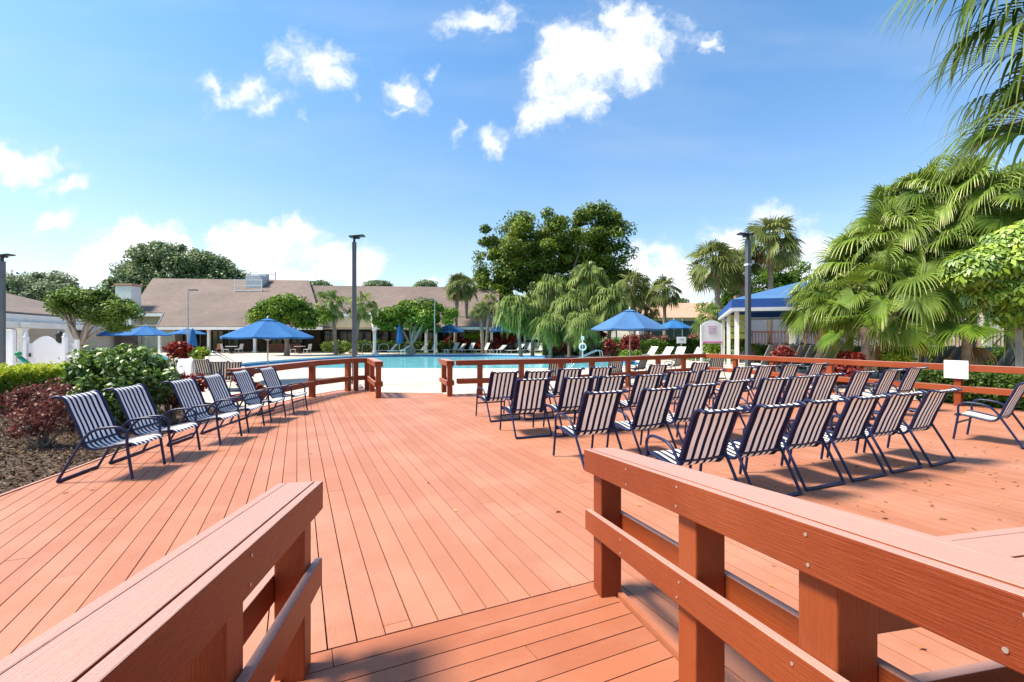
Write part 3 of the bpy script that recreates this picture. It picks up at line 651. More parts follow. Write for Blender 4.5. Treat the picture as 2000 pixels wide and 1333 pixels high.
# mulch bed
mulch = [(-5.04, 2.6), (-5.08, 4.4), (-5.26, 5.49), (-5.43, 6.4), (-5.62, 7.75), (-5.76, 9.5), (-5.9, 11.0), (-9.5, 12.6), (-15.5, 12.6), (-16, 2.6)]
sheet('mulch_bed', [Vector((*p, 0)) for p in mulch], None, -0.055, M['mulch'])
nn = 26000
Cc = np.stack([RG.uniform(-11.5, -5.3, nn), RG.uniform(3.8, 10.5, nn), RG.uniform(-0.05, -0.012, nn)], 1)
xe = np.interp(Cc[:, 1], [2.6, 4.4, 5.49, 6.4, 7.75, 9.5, 11], [-5.1, -5.14, -5.31, -5.48, -5.67, -5.81, -5.9])
Cc = Cc[Cc[:, 0] < xe - 0.03]
V, Fq, T = leaves(Cc, unit(RG.normal(size=(len(Cc), 3)) * 0.45 + np.array([0, 0, 1.0])), 0.055, 0.35, RG.uniform(0, 1, len(Cc)) ** 1.6)
tag(raw_mesh('mulch_chips', V, Fq, T, M['chips']), 'brown bark chips covering the planting bed beside the deck', 'mulch', kind='stuff')
# fallen leaves on the deck
lc = []
for (px, py, n_, s_) in [(1905, 900, 16, .45), (1960, 885, 22, .4), (1780, 1000, 18, .9), (1700, 930, 14, .7), (1400, 960, 8, .9), (1250, 965, 8, .6), (150, 962, 8, .12), (1210, 1190, 4, .15), (1850, 1000, 14, .8), (1500, 1130, 4, .6), (940, 1010, 7, 1.2), (300, 900, 8, 1.0), (730, 1200, 3, .5), (1960, 930, 14, .4), (1600, 970, 10, .6), (1750, 1250, 4, .3), (1250, 870, 8, .9)]:
    g = G(px, py)
    for _ in range(n_): lc.append((g.x + random.gauss(0, s_), g.y + random.gauss(0, s_ * .6), 0.008))
lc = np.array([p for p in lc if p[1] > 1.2 and not (-1.3 < p[0] < .9 and p[1] < 3.0) and p[0] > -5.0])
V, Fq, T = leaves(lc, unit(RG.normal(size=(len(lc), 3)) * 0.3 + np.array([0, 0, 1.0])), 0.052, 0.36, RG.uniform(0, 1, len(lc)))
V[:, 2] = np.maximum(V[:, 2], 0.002)
tag(raw_mesh('fallen_leaves', V, Fq, T, M['litter']), 'dry brown and yellow leaves scattered over the orange deck', 'leaves', kind='stuff')

# ------------------------------------------------------------------ railings
PW = 0.132
def railing(name, label, runs, group='orange wooden railings around the deck', h=0.95, lowz=0.37, screws=False, loc=None):
    """runs: list of (start, end, [post distances], z0, z1, cap overhang)"""
    root = empty(name, loc or runs[0][0]); tag(root, label, 'railing', group); inv = Matrix.Translation(-root.location)
    def fin(mb, nm, bev=0.004):
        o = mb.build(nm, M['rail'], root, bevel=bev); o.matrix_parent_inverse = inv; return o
    for (a, b, posts, z0, z1) in runs:
        a = Vector(a); b = Vector(b); L = (b - a).length; d = (b - a) / L; sd = Vector((-d.y, d.x, 0))
        def zz(t): return z0 + (z1 - z0) * t / L
        for t in posts:
            p = a + d * t; fin(MB().post((p.x, p.y, zz(t) + 0.001), PW, PW, h - 0.045, d), 'post', 0.006)
        A = Vector((a.x, a.y, z0 + h)); B = Vector((b.x, b.y, z1 + h)); off = PW / 2 + 0.0195 + 0.001; dn = Vector((0, 0, -0.07))
        for sg in (-1, 1):
            fin(MB().beam(A + sd * off * sg + dn, B + sd * off * sg + dn, 0.038, 0.14), 'side_board')
            lo = Vector((0, 0, lowz - h)); ov = d * 0.02
            fin(MB().beam(A + sd * off * sg + lo + ov, B + sd * off * sg + lo - ov, 0.038, 0.13), 'lower_rail')
        fin(MB().beam(A - Vector((0, 0, 0.017)), B - Vector((0, 0, 0.017)), PW - 0.004, 0.038), 'cap_board')
    return root

def screw_marks(root, a, b, posts, z0, z1, h, side, rows=(0.03, 0.11), extra=0.0):
    a = Vector(a); b = Vector(b); L = (b - a).length; d = (b - a) / L; sd = Vector((-d.y, d.x, 0)) * side
    first = None; inv = Matrix.Translation(-root.location)
    for t in posts:
        for i, r in enumerate(rows):
            zt = z0 + (z1 - z0) * t / L
            p = a + d * (t + random.uniform(-0.02, 0.02)) + sd * (PW / 2 + 0.0385 + 0.0015) + Vector((0, 0, zt + h - r))
            if first is None:
                m = MB(); ax = sd; pts = [Vector((0, 0, 0)), ax * 0.002]; m.tube([pts[0], pts[1]], 0.0055, 8)
                first = m.build('screw', M['screw'], root); o = first
            else: o = first.copy(); col.objects.link(o); o.parent = root
            o.matrix_parent_inverse = inv; o.location = p
# ramp rails
H1 = 0.885
zb = lambda p: max(0.0, (US - p.dot(Dv))) * GR
rr2 = rr + Nv * .02; a = rr2 + Rv * 0.13; b = rr2 - Rv * 3.4
z0 = -0.13 * GR * 0.97; z1 = 3.4 * GR * Rv.dot(Dv) * -1 * -1
z0 = (US - a.dot(Dv)) * GR; z1 = (US - b.dot(Dv)) * GR
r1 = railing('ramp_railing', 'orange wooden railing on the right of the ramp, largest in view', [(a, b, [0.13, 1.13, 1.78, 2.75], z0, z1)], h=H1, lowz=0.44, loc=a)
screw_marks(r1, a, b, [0.62, 1.13, 1.78, 2.25], z0, z1, H1, -1 if (Vector((-(b - a).y, (b - a).x, 0)).dot(Nv) > 0) else 1)
screw_marks(r1, a, b, [0.55, 1.13, 1.75], z0, z1, 0.50, -1 if (Vector((-(b - a).y, (b - a).x, 0)).dot(Nv) > 0) else 1, rows=(0.03, 0.10))
rl2 = rl - Nv * .02; a = rl2 + Rv * 0.15; b = rl2 - Rv * 2.7
z0 = (US - a.dot(Dv)) * GR; z1 = (US - b.dot(Dv)) * GR
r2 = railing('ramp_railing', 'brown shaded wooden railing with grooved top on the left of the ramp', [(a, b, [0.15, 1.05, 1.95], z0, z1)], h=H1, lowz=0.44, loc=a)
screw_marks(r2, a, b, [1.05, 1.7], z0, z1, H1, 1 if (Vector((-(b - a).y, (b - a).x, 0)).dot(Nv) > 0) else -1)
# level rail branching right from the third post of the ramp railing
sdir = Vector((0.978, 0.21, 0)); s0 = Vector((0.93, 1.385, 0))
railing('side_railing', 'short level wooden railing branching off behind the right ramp railing', [(s0, s0 + sdir * 3.6, [1.4, 3.2], 0, 0)], h=0.92, lowz=0.40)
# far rails
railing('deck_railing', 'dark shaded wooden railing at the left back of the deck beside the lamp post',
        [(Vector((-5.55, 9.3, 0)), Vector((-5.25, 12.55, 0)), [3.12], 0, 0), (Vector((-5.25, 12.6, 0)), Vector((-4.75, 13.88, 0)), [1.25], 0, 0), (Vector((-4.72, 13.92, 0)), Vector((-4.25, 14.15, 0)), [0.1, 0.42], 0, 0)], lowz=0.36)
railing('gate_railing', 'short wooden railing with end post on the left of the deck exit to the pool', [(Vector((-4.2, 14.0, 0)), Vector((-3.42, 12.1, 0)), [0.4, 1.95], 0, 0)], lowz=0.36)
railing('gate_railing', 'short wooden railing with end post on the right of the deck exit to the pool', [(Vector((-2.0, 13.6, 0)), Vector((-1.62, 12.42, 0)), [0.2, 1.12], 0, 0)], lowz=0.36)
railing('deck_railing', 'orange railing along the pool side of the deck bending behind the chairs',
        [(Vector((-1.50, 12.72, 0)), Vector((1.62, 13.72, 0)), [0.65, 1.85, 3.05], 0, 0), (Vector((1.68, 13.76, 0)), Vector((7.1, 17.5, 0)), [0.9, 2.5, 4.0, 5.4], 0, 0)], lowz=0.38)
rt0 = Vector((7.2, 17.5, 0)); rt1 = Vector((14.6, 1.3, 0)); RL = (rt1 - rt0).length
railing('deck_railing', 'bright salmon railing along the right edge of the deck carrying a white notice', [(rt0, rt1, [1.3, 2.7, 4.5, 7.35, 9.8, 12.2], 0, 0)], lowz=0.40)
# white notice on the right rail
dr = (rt1 - rt0).normalized(); nr = Vector((dr.y, -dr.x, 0)); nr = nr if nr.dot(Cv) < 0 else -nr
pc = rt0 + dr * 7.35 + nr * 0.115
root = empty('notice', (pc.x, pc.y, 0.84)); tag(root, 'white notice sheet fixed to the right deck railing at a post', 'notice')
m = MB(); e = dr * 0.22; u = Vector((0, 0, 0.205)); m.prism([-e - u, e - u, e + u, -e + u], nr * 0.006); m.build('sheet', M['paper'], root)
m = MB(); e2 = dr * 0.04
m.prism([-e2 + Vector((0, 0, .135)) + nr * .008, e2 + Vector((0, 0, .135)) + nr * .008, e2 + Vector((0, 0, .15)) + nr * .008, -e2 + Vector((0, 0, .15)) + nr * .008], nr * 0.001); m.build('heading', M['ink'], root)

# ------------------------------------------------------------------ chairs
def smooth_path(pts, sub=5):
    out = []; n = len(pts)
    for i in range(n - 1):
        p0 = Vector(pts[max(i - 1, 0)]); p1 = Vector(pts[i]); p2 = Vector(pts[i + 1]); p3 = Vector(pts[min(i + 2, n - 1)])
        for j in range(sub):
            t = j / sub; out.append(0.5 * ((2 * p1) + (-p0 + p2) * t + (2 * p0 - 5 * p1 + 4 * p2 - p3) * t * t + (-p0 + 3 * p1 - 3 * p2 + p3) * t ** 3))
    out.append(Vector(pts[-1])); return out

def make_chair(sling):
    """local x = facing direction, origin on the floor under the rear bar"""
    root = empty('sling_chair')
    W = 0.285
    back = smooth_path([(0.36, 0, 0.345), (0.285, 0, 0.36), (0.235, 0, 0.43), (0.175, 0, 0.60), (0.105, 0, 0.77), (0.07, 0, 0.86), (0.035, 0, 0.915), (-0.02, 0, 0.937), (-0.08, 0, 0.92)], 4)
    seat = smooth_path([(0.335, 0, 0.352), (0.42, 0, 0.36), (0.56, 0, 0.388), (0.68, 0, 0.405), (0.73, 0, 0.395), (0.75, 0, 0.365)], 4)
    for nm, prof, sagk in (('backrest', back, 0.018), ('seat', seat, 0.016)):
        rows = []; npf = len(prof)
        for i, p in enumerate(prof):
            t = i / (npf - 1); tg = (prof[min(i + 1, npf - 1)] - prof[max(i - 1, 0)]).normalized(); nrm = Vector((-tg.z, 0, tg.x)) if nm == 'seat' else Vector((tg.z, 0, -tg.x))
            r = []
            for k in range(9):
                y = -W + 2 * W * k / 8; s = math.sin(math.pi * t) * (1 - (y / W) ** 2) * sagk
                q = p - nrm * s * (1 if nm == 'seat' else 1); r.append(Vector((q.x, y * 0.93, q.z)))
            rows.append(r)
        MB().grid(rows).build(nm, sling, root, fix=False)
    for s in (-1, 1):
        y = s * W * 0.955
        MB().tube([(p.x, y, p.z) for p in back[::2] + ([back[-1]] if len(back) % 2 == 0 else [])], 0.0155, 8).build('back_rail', M['navy'], root)
        MB().tube([(p.x, y, p.z - 0.004) for p in seat[:-4:2]], 0.0155, 8).build('seat_rail', M['navy'], root)
        ya = s * (W + 0.018)
        arm = smooth_path([(0.0, ya, 0.018), (0.10, ya, 0.20), (0.20, ya, 0.375), (0.27, ya, 0.49), (0.36, ya, 0.565), (0.50, ya, 0.59), (0.615, ya, 0.585), (0.68, ya, 0.53), (0.685, ya, 0.42), (0.69, ya, 0.36), (0.715, ya, 0.18), (0.74, ya, 0.012)], 4)
        MB().tube(arm, 0.0155, 8).build('side_frame', M['navy'], root)
    m = MB(); m.tube([(0.0, -W - 0.018, 0.018), (0.0, W + 0.018, 0.018)], 0.018, 8); m.build('rear_bar', M['navy'], root)
    for (x, z) in ((0.235, 0.415), (0.705, 0.265), (0.70, 0.375)):
        m = MB(); m.tube([(x, -W - 0.01, z), (x, W + 0.01, z)], 0.0145, 6); m.build('cross_bar', M['navy'], root)
    m = MB(); m.tube([(-0.080, -W + .015, 0.918), (-0.080, W - .015, 0.918)], 0.012, 6); m.build('top_bar', M['navy'], root)
    return root

ORD = ['first', 'second', 'third', 'fourth', 'fifth', 'sixth', 'seventh', 'eighth', 'ninth', 'tenth', 'eleventh', 'twelfth', 'thirteenth', 'fourteenth', 'fifteenth', 'sixteenth']
chair_proto = make_chair(M['sling']); chair_used = [False]
def place_chair(x, y, z, rz, label, group, proto=None, flag=None):
    proto = proto or chair_proto; flag = flag if flag is not None else chair_used
    o = proto if not flag[0] else copy_tree(proto)
    flag[0] = True
    o.location = (x, y, z); o.rotation_euler = (0, 0, rz); tag(o, label, 'chair', group)
    return o
AD = math.atan2(Dv.y, Dv.x)
gR = 'striped chairs set out in rows on the right of the deck'
pending = []
def cu(c, u): return Cv * c + Dv * u
for i in range(6):
    p = cu(3.55 + 0.762 * i, 3.14 + random.uniform(-.02, .02)); pending.append((p.x, p.y, AD + random.uniform(-.05, .05), f'navy striped chair, {ORD[i]} from the left in the front row nearest the ramp'))
def topxy(px, py):
    d = 0.66 * F / (py - HY); return Vector(((px - CX) / F * d, d, 0))
row2 = [(1183, 763), (1292, 757), (1370, 749), (1441, 742), (1517, 738), (1572, 733.5), (1623, 729.5), (1690, 725), (1747, 721.5), (1793, 717.5)]
row3 = [(1043, 739), (1133, 736), (1200, 733), (1271, 731), (1331, 725.5), (1392, 722), (1456, 716), (1500, 714), (1549, 712), (1601, 709.5)]
row4 = [(987, 725.5), (1054, 724), (1116, 719.5), (1177, 716.5), (1289, 712), (1371, 707.5)]
for nm, rowp in (('second', row2), ('third', row3), ('back', row4)):
    for i, (px, py) in enumerate(rowp):
        p = topxy(px, py)
        pending.append((p.x, p.y, AD + random.uniform(-.07, .07), f'striped chair, {ORD[i]} from the left in the {nm} row of the deck seating'))
px = Vector((7.47, 6.81, 0)); pending.append((px.x, px.y, AD + 0.12, 'striped chair standing alone at the right edge, cut off by the frame'))
for (x, y, rz, lb) in pending: place_chair(x, y, 0.0015, rz, lb, gR)
gL = 'striped chairs in a line along the left edge of the deck'
cl_ = make_chair(M['slingl']); fl_ = [False]
for i, (x, y) in enumerate([(-4.27, 5.52), (-4.33, 6.25), (-4.29, 7.17), (-4.37, 8.03), (-4.44, 8.93), (-4.40, 9.78)]):
    rz = math.radians([8, 6, 4, 6, 3, 0][i]); x0 = x - 0.72 * math.cos(rz); y0 = y - 0.72 * math.sin(rz)
    place_chair(x0, y0, 0.0015, rz, ['striped chair nearest the camera in the left line, beside the mulch', 'second striped chair in the left line counting from the camera', 'third striped chair in the left line, in front of the red plants', 'fourth striped chair in the left line counting from the camera', 'fifth striped chair in the left line, next to last before the railing', 'farthest striped chair in the left line, against the dark railing'][i], gL, cl_, fl_)
c2 = make_chair(M['sling2']); f2 = [False]
gP = 'tan striped chairs standing on the patio outside the deck'
for i, (px, d, rz) in enumerate([(336, 16.5, 1.9), (390, 16.5, 1.6), (428, 15.2, 1.8), (1090, 15.2, 1.75), (1205, 17.4, 1.75), (1403, 19.2, 1.6), (1262, 19.5, 2.3), (1332, 21.5, 2.3), (452, 14.8, 2.2)]):
    p = XY(px, d); place_chair(p.x, p.y, GZ + 0.002, rz, ['tan striped chair on the patio behind the big green bush, leftmost of these', 'tan striped chair on the patio right of the draped white towel', 'tan striped chair on the patio behind the fourth chair of the left line', 'tan striped chair just outside the pool side railing, behind the third row', 'tan striped chair outside the railing left of the large blue umbrella pole', 'tan striped chair outside the corner of the deck railing', 'tan striped chair outside the railing right of the large blue umbrella pole', 'tan striped chair on the white patio short of the railing corner', 'tan striped chair against the start of the dark left railing'][i], gP, c2, f2)
# towel draped over a stand between the patio chairs
root = empty('towel', tuple(XY(363, 15.6))); tag(root, 'white towel draped over a chair back on the patio behind the green bush', 'towel')
rows = []
for i in range(13):
    t = i / 12; z = 1.02 - abs(t - 0.5) * 1.5 if False else (0.98 * math.sin(math.pi * min(t, 1 - t)) ** 0.5 if False else 0)
    a = (t - 0.5) * 2; yy = 0.05 * math.tanh(a * 4) + a * 0.10; zz = 1.0 - abs(a) ** 1.2 * 0.72
    rows.append([Vector((-0.24 + 0.48 * k / 6 + 0.01 * math.sin(k * 2 + i), yy + 0.012 * math.sin(k * 2.1), zz)) for k in range(7)])
MB().grid(rows).build('cloth', M['vinyl'], root)
m = MB(); m.tube([(-0.26, 0, 0), (-0.26, 0, 0.98), (0.26, 0, 0.98), (0.26, 0, 0)], 0.012); m.build('stand', M['greypole'], root)

# ------------------------------------------------------------------ loungers
def make_lounger(sling, frame, ang=55, BL=.78):
    root = empty('sun_lounger'); a = math.radians(ang); W = 0.31
    hx, hz = -0.25, 0.36                                   # hinge; faces +x
    bx = hx - BL * math.cos(a); bz = hz + BL * math.sin(a)
    m = MB(); rows = [[Vector((hx + (bx - hx) * t - 0.02 * math.sin(t * 3.1), -W + 2 * W * k / 4, hz + (bz - hz) * t)) for k in range(5)] for t in [i / 6 for i in range(7)]]
    m.grid(rows); m.prism([(hx - .01, -W, hz - .01), (hx - .01, W, hz - .01), (bx - .01, W, bz - .01), (bx - .01, -W, bz - .01)], (-0.012, 0, -0.008)); m.build('backrest', sling, root)
    m = MB(); m.grid([[Vector((hx + 1.35 * t, -W + 2 * W * k / 4, hz - 0.012 * math.sin(3.14 * t))) for k in range(5)] for t in [i / 6 for i in range(7)]])
    m.prism([(hx, -W, hz - .02), (hx + 1.35, -W, hz - .02), (hx + 1.35, W, hz - .02), (hx, W, hz - .02)], (0, 0, -0.012)); m.build('seat', sling, root)
    m = MB()
    for s in (-1, 1):
        y = s * (W + .02); m.tube([(hx - 0.45, y, hz), (hx + 1.38, y, hz)], 0.018, 6); m.tube([(hx, y, hz), (bx, y, bz)], 0.016, 6)
    m.tube([(hx + 1.38, -W - .02, hz), (hx + 1.38, W + .02, hz)], 0.018, 6); m.tube([(bx, -W - .02, bz), (bx, W + .02, bz)], 0.016, 6); m.build('frame', frame, root)
    for x in (hx - 0.3, hx + 1.15):
        for s in (-1, 1):
            m = MB(); m.tube([(x, s * W, hz), (x + (0.06 if x > 0 else -.06), s * (W + .02), 0)], 0.016, 6); m.build('leg', frame, root)
    return root
lp = [make_lounger(M['lsling'], M['resin'], a) for a in (62, 48, 36)]; lpu = [False] * 3
gF = 'pale loungers along the far side of the pool'
spots = [(753, 46, 1), (775, 45, 2), (815, 48, 1), (836, 47, 0), (878, 48, 0), (890, 49, 1), (909, 48, 0), (938, 48, 0), (968, 48, 2), (1003, 47, 1), (1023, 49, 0), (1047, 47, 0), (1080, 46, 0), (1258, 36, 1), (1288, 35, 1), (1315, 35, 1), (1350, 34, 1), (1373, 33, 1)]
desc = ['beside the white pool post', 'reclined low beside the closed blue umbrella', 'left of two under the gnarled tree', 'right of two under the gnarled tree', 'left of the pair by the thin light pole', 'right of the pair by the thin light pole', 'in front of the low golden hedge', 'raised upright in front of the red croton bed', 'reclined flattest beside a white side table', 'just right of the small umbrella over the crotons', 'left of the palm trunk group', 'raised upright before the parked white car', 'alone left of the life ring']
for i, (px, d, k) in enumerate(spots):
    o = lp[k] if not lpu[k] else copy_tree(lp[k]); lpu[k] = True
    p = XY(px, d); o.location = (p.x + 0.3, p.y, GZ + .002); o.rotation_euler = (0, 0, math.radians(222 + random.uniform(-12, 12)))
    lb = f'pale lounger across the pool, {desc[i]}' if i < 13 else f'white lounger beyond the deck corner, {ORD[i - 13]} from the left of five'
    tag(o, lb, 'lounger', gF)
gl = make_lounger(M['gsling'], M['black'], 62, .98); gu = False
gl2 = make_lounger(M['gsling'], M['white'], 62, .98); gu2 = False
k = 0
for i in range(8):
    p = XY(1487 + i * 19, 20.5 - 0.15 * i, 0.0); o = gl2 if not gu2 else copy_tree(gl2); gu2 = True
    o.location = (p.x, p.y, .002); o.rotation_euler = (0, 0, AD - 0.1 + random.uniform(-.04, .04)); tag(o, f'grey lounger with white edges behind the right railing, {ORD[i]} from the left', 'lounger', 'white edged loungers behind the right railing')
pp = [(1712, 16.5), (1738, 16.3), (1762, 16.4), (1800, 16), (1822, 15.8), (1848, 15.6), (1874, 15.5), (1918, 15.2), (1946, 15.0), (1975, 14.8), (2004, 14.6), (1742, 18.2), (1812, 18.0), (1838, 17.8)]
for i, (px, d) in enumerate(pp):
    p = XY(px, d); o = gl if not gu else copy_tree(gl); gu = True
    o.location = (p.x, p.y, .002); o.rotation_euler = (0, 0, AD - 0.05 + random.uniform(-.05, .05))
    tag(o, f'dark grey lounger beyond the right railing, {ORD[i]} from the left in the nearer line' if i < 11 else f'dark grey lounger, {ORD[i - 11]} from the left of three in the rear line', 'lounger', 'dark grey loungers beyond the right railing')

# ------------------------------------------------------------------ umbrellas
def umbrella(px, d, yr, yp, rad, label, rot=0.2, pole='greypole', cloth='blue'):
    zr = EYE + (HY - yr) / F * d; zp = EYE + (HY - yp) / F * d; b = XY(px, d); root = empty('patio_umbrella', b, rot); tag(root, label, 'umbrella', 'blue patio umbrellas around the pool')
    zr -= GZ; zp -= GZ; n = 8; m = MB(); rings = [(0.10, 1.0), (0.35, 0.73), (0.7, 0.34), (1.0, 0.0)]; vs = []
    hp = zp - zr; S8 = n * 4
    def rp(k, rf, hf):
        an = 2 * math.pi * k / S8; f = (k % 4) / 4.0; sc_ = math.cos(math.pi / n) / math.cos(((k % 4) - 2) / 4.0 * 2 * math.pi / n) if True else 1
        scal = 0.045 * rf * math.sin(math.pi * f); c = 1.0 if k % 4 == 0 else sc_
        return Vector((rad * rf * c * math.cos(an) * (1 - scal * .3), rad * rf * c * math.sin(an) * (1 - scal * .3), zr + hp * 0.93 * hf - 0.03 * math.sin(math.pi * f) * rf * (hf > -1)))
    rows = [[rp(k, rf, hf) for k in range(S8 + 1)] for rf, hf in rings]
    m.grid(rows, smooth=False); m.grid([rows[-1], [p + Vector((0, 0, -0.06)) - Vector((p.x, p.y, 0)) * 0.004 for p in rows[-1]]], smooth=False)
    m.build('canopy', M[cloth], root, fix=False)
    m = MB(); vr = [[Vector((rad * rf * math.cos(2 * math.pi * k / n), rad * rf * math.sin(2 * math.pi * k / n), zr + hp * hf)) for k in range(n + 1)] for rf, hf in [(0.01, 1.0), (0.20, 0.87)]]
    m.grid(vr, smooth=False); m.build('vent', M[cloth], root, fix=False)
    m = MB(); m.tube([(0, 0, 0), (0, 0, zp + 0.04)], 0.024, 8); m.build('pole', M[pole], root)
    m = MB(); m.lathe((0, 0, zp), [(0.03, 0), (0.035, 0.04), (0.01, 0.1)], 8); m.build('finial', M['white'], root)
    for k in range(n):
        an = 2 * math.pi * k / n; c, s = math.cos(an), math.sin(an)
        m = MB(); m.tube([(0.03 * c, 0.03 * s, zp - 0.12), (rad * .98 * c, rad * .98 * s, zr - 0.02)], 0.011, 4); m.tube([(0.03 * c, 0.03 * s, zr - 0.15), (rad * .5 * c, rad * .5 * s, zr + hp * .42)], 0.008, 4); m.build('rib', M['white'], root)
    m = MB(); m.lathe((0, 0, 0.001), [(0.26, 0), (0.26, 0.05), (0.06, 0.08), (0.04, 0.3)], 16); m.build('base', M['stone'], root)
    return root
umbrella(523, 18, 658, 622, 1.66, 'large bright blue umbrella left of centre, between chairs and pool')
umbrella(1230, 20, 642.5, 604, 1.68, 'large faded blue umbrella right of centre behind the seating rows', 0.1, cloth='bluefade')
umbrella(1316, 38, 641, 624, 1.5, 'blue umbrella half hidden behind the large faded umbrella')
umbrella(878, 48, 648, 632, 1.55, 'small blue umbrella across the pool beside the thin light pole', pole='woodpole')
umbrella(981, 50, 647, 631, 1.55, 'small blue umbrella across the pool over the croton bed', pole='woodpole')
umbrella(285, 30, 654, 636, 1.46, 'blue umbrella above the big green bush in front of the clubhouse')
umbrella(222, 38, 655, 641, 1.2, 'blue umbrella leftmost of the group, beside the twisted tree')
umbrella(366, 42, 652, 642, 1.6, 'blue umbrella behind the closed umbrella at the clubhouse porch')
def closed_umb(px, d, yt, yb, label):
    b = XY(px, d); root = empty('closed_umbrella', b); tag(root, label, 'umbrella', 'closed blue umbrellas')
    zt = EYE + (HY - yt) / F * d - GZ; zb_ = EYE + (HY - yb) / F * d - GZ; m = MB(); n = 24; rows = []
    for r, t in [(0.03, 0), (0.13, .15), (0.20, .5), (0.25, .8), (0.27, 1.0)]:
        rows.append([Vector((math.cos(2 * math.pi * k / n), math.sin(2 * math.pi * k / n), 0)) * r * (1 + 0.22 * math.cos(k * math.pi * 2 / 3)) + Vector((0, 0, zt + (zb_ - zt) * t)) for k in range(n + 1)])
    m.grid(rows); m.build('canopy', M['blue'], root, fix=False)
    m = MB(); m.tube([(0, 0, 0), (0, 0, zt + .05)], 0.022); m.build('pole', M['white'], root)
    m = MB(); m.lathe((0, 0, .001), [(0.24, 0), (0.24, 0.06), (0.04, 0.1)], 12); m.build('base', M['stone'], root)
closed_umb(376, 36, 642, 676, 'closed blue umbrella by the porch left of the white column')
closed_umb(780, 45, 634, 671, 'closed blue umbrella standing left of the gnarled tree')

# ------------------------------------------------------------------ light poles
def big_lamp(px, d, yt, label, arm=1, cuff=False):
    b = XY(px, d); root = empty('street_lamp', b); tag(root, label, 'lamp post', 'square dark lamp posts beside the deck')
    h = EYE + (HY - yt) / F * d - GZ
    m = MB(); m.box((0, 0, h / 2 - 0.1), (0.15, 0.15, h - 0.2), 0.3, tint=0); m.build('pole', M['pole'], root, bevel=0.008)
    m = MB(); m.box((0, 0, 0.06), (0.3, 0.3, 0.12), 0.3); m.build('base_cover', M['pole'], root, bevel=0.01)
    m = MB(); m.box((0, 0, h - 0.13), (0.08, 0.08, 0.16), 0.3); m.box((arm * 0.08, 0, h - 0.05), (0.22, 0.09, 0.05)); m.build('bracket', M['black'], root)
    m = MB(); m.prism([(arm * -.16, -.15, h - .03), (arm * .36, -.15, h + .015), (arm * .36, .15, h + .015), (arm * -.16, .15, h - .03)], (0, 0, .05)); m.build('lamp_head', M['black'], root, bevel=0.01)
    if cuff:
        m = MB(); m.box((0, 0, h - 1.1), (0.19, 0.19, 0.08), 0.3); m.box((arm * -.16, 0, h - 1.0), (0.1, 0.1, 0.12), 0.3); m.build('sensor', M['steel'], root)
big_lamp(692, 17, 463, 'dark lamp post rising behind the left deck railing')
big_lamp(1461, 17.3, 459, 'dark lamp post behind the right deck railing, with a grey sensor', arm=-1, cuff=True)
big_lamp(4, 17.5, 500, 'dark lamp post cut by the left edge of the picture')
def thin_lamp(px, d, yt, label, arm=-1):
    b = XY(px, d); root = empty('light_pole', b); tag(root, label, 'light pole', 'thin old light poles around the pool'); h = EYE + (HY - yt) / F * d - GZ
    m = MB(); m.tube([(0, 0, 0), (0, 0, h - .05)], [0.075, 0.05], 8); m.build('pole', M['greypole'], root)
    m = MB(); m.tube([(0, 0, h - .08), (arm * .35, 0, h)], 0.025, 6); m.build('arm', M['greypole'], root)
    m = MB(); m.box((arm * .45, 0, h), (0.7, 0.3, 0.1)); m.build('lamp_head', M['pole'], root, bevel=.02)
thin_lamp(367, 40, 567, 'thin light pole in front of the clubhouse roof', 1)
thin_lamp(849, 44, 585, 'thin light pole across the pool beside the small umbrella')
thin_lamp(1204, 40, 571, 'thin light pole left of the large faded umbrella')
thin_lamp(1025, 50, 600, 'thin light pole among the weeping palms')
# ------------------------------------------------------------------ buildings
def plane_pt(px, py, d0, z0, k):
    d = (z0 - k * d0 - EYE) / ((HY - py) / F - k); return Vector(((px - CX) / F * d, d, EYE + (HY - py) / F * d))
def build_child(root, m, nm, mat, bev=0.0):
    o = m.build(nm, mat, root, bevel=bev); o.matrix_parent_inverse = Matrix.Translation(-root.location); return o

def window_part(root, cx, y, z0, w, h, frame='white', nmull=2):
    m = MB(); t = 0.06
    m.box((cx, y, z0 + h), (w + t, 0.08, t)); m.box((cx, y, z0), (w + t, 0.08, t))
    for s in range(nmull + 1): m.box((cx - w / 2 + w * s / nmull, y - .003, z0 + h / 2), (t, 0.08, h - t))
    f = build_child(root, m, 'window', M[frame])
    m = MB(); m.box((cx, y + 0.03, z0 + h / 2), (w, 0.02, h)); m.build('pane', M['glass'], f)

def column(root, x, y, h, w=0.3):
    m = MB(); m.box((x, y, GZ + h / 2), (w, w, h)); m.box((x, y, GZ + .1), (w + .14, w + .14, .2)); m.box((x, y, GZ + h - .12), (w + .16, w + .16, .2)); m.box((x, y, GZ + h - .33), (w + .08, w + .08, .07)); build_child(root, m, 'column', M['white'], 0.01)

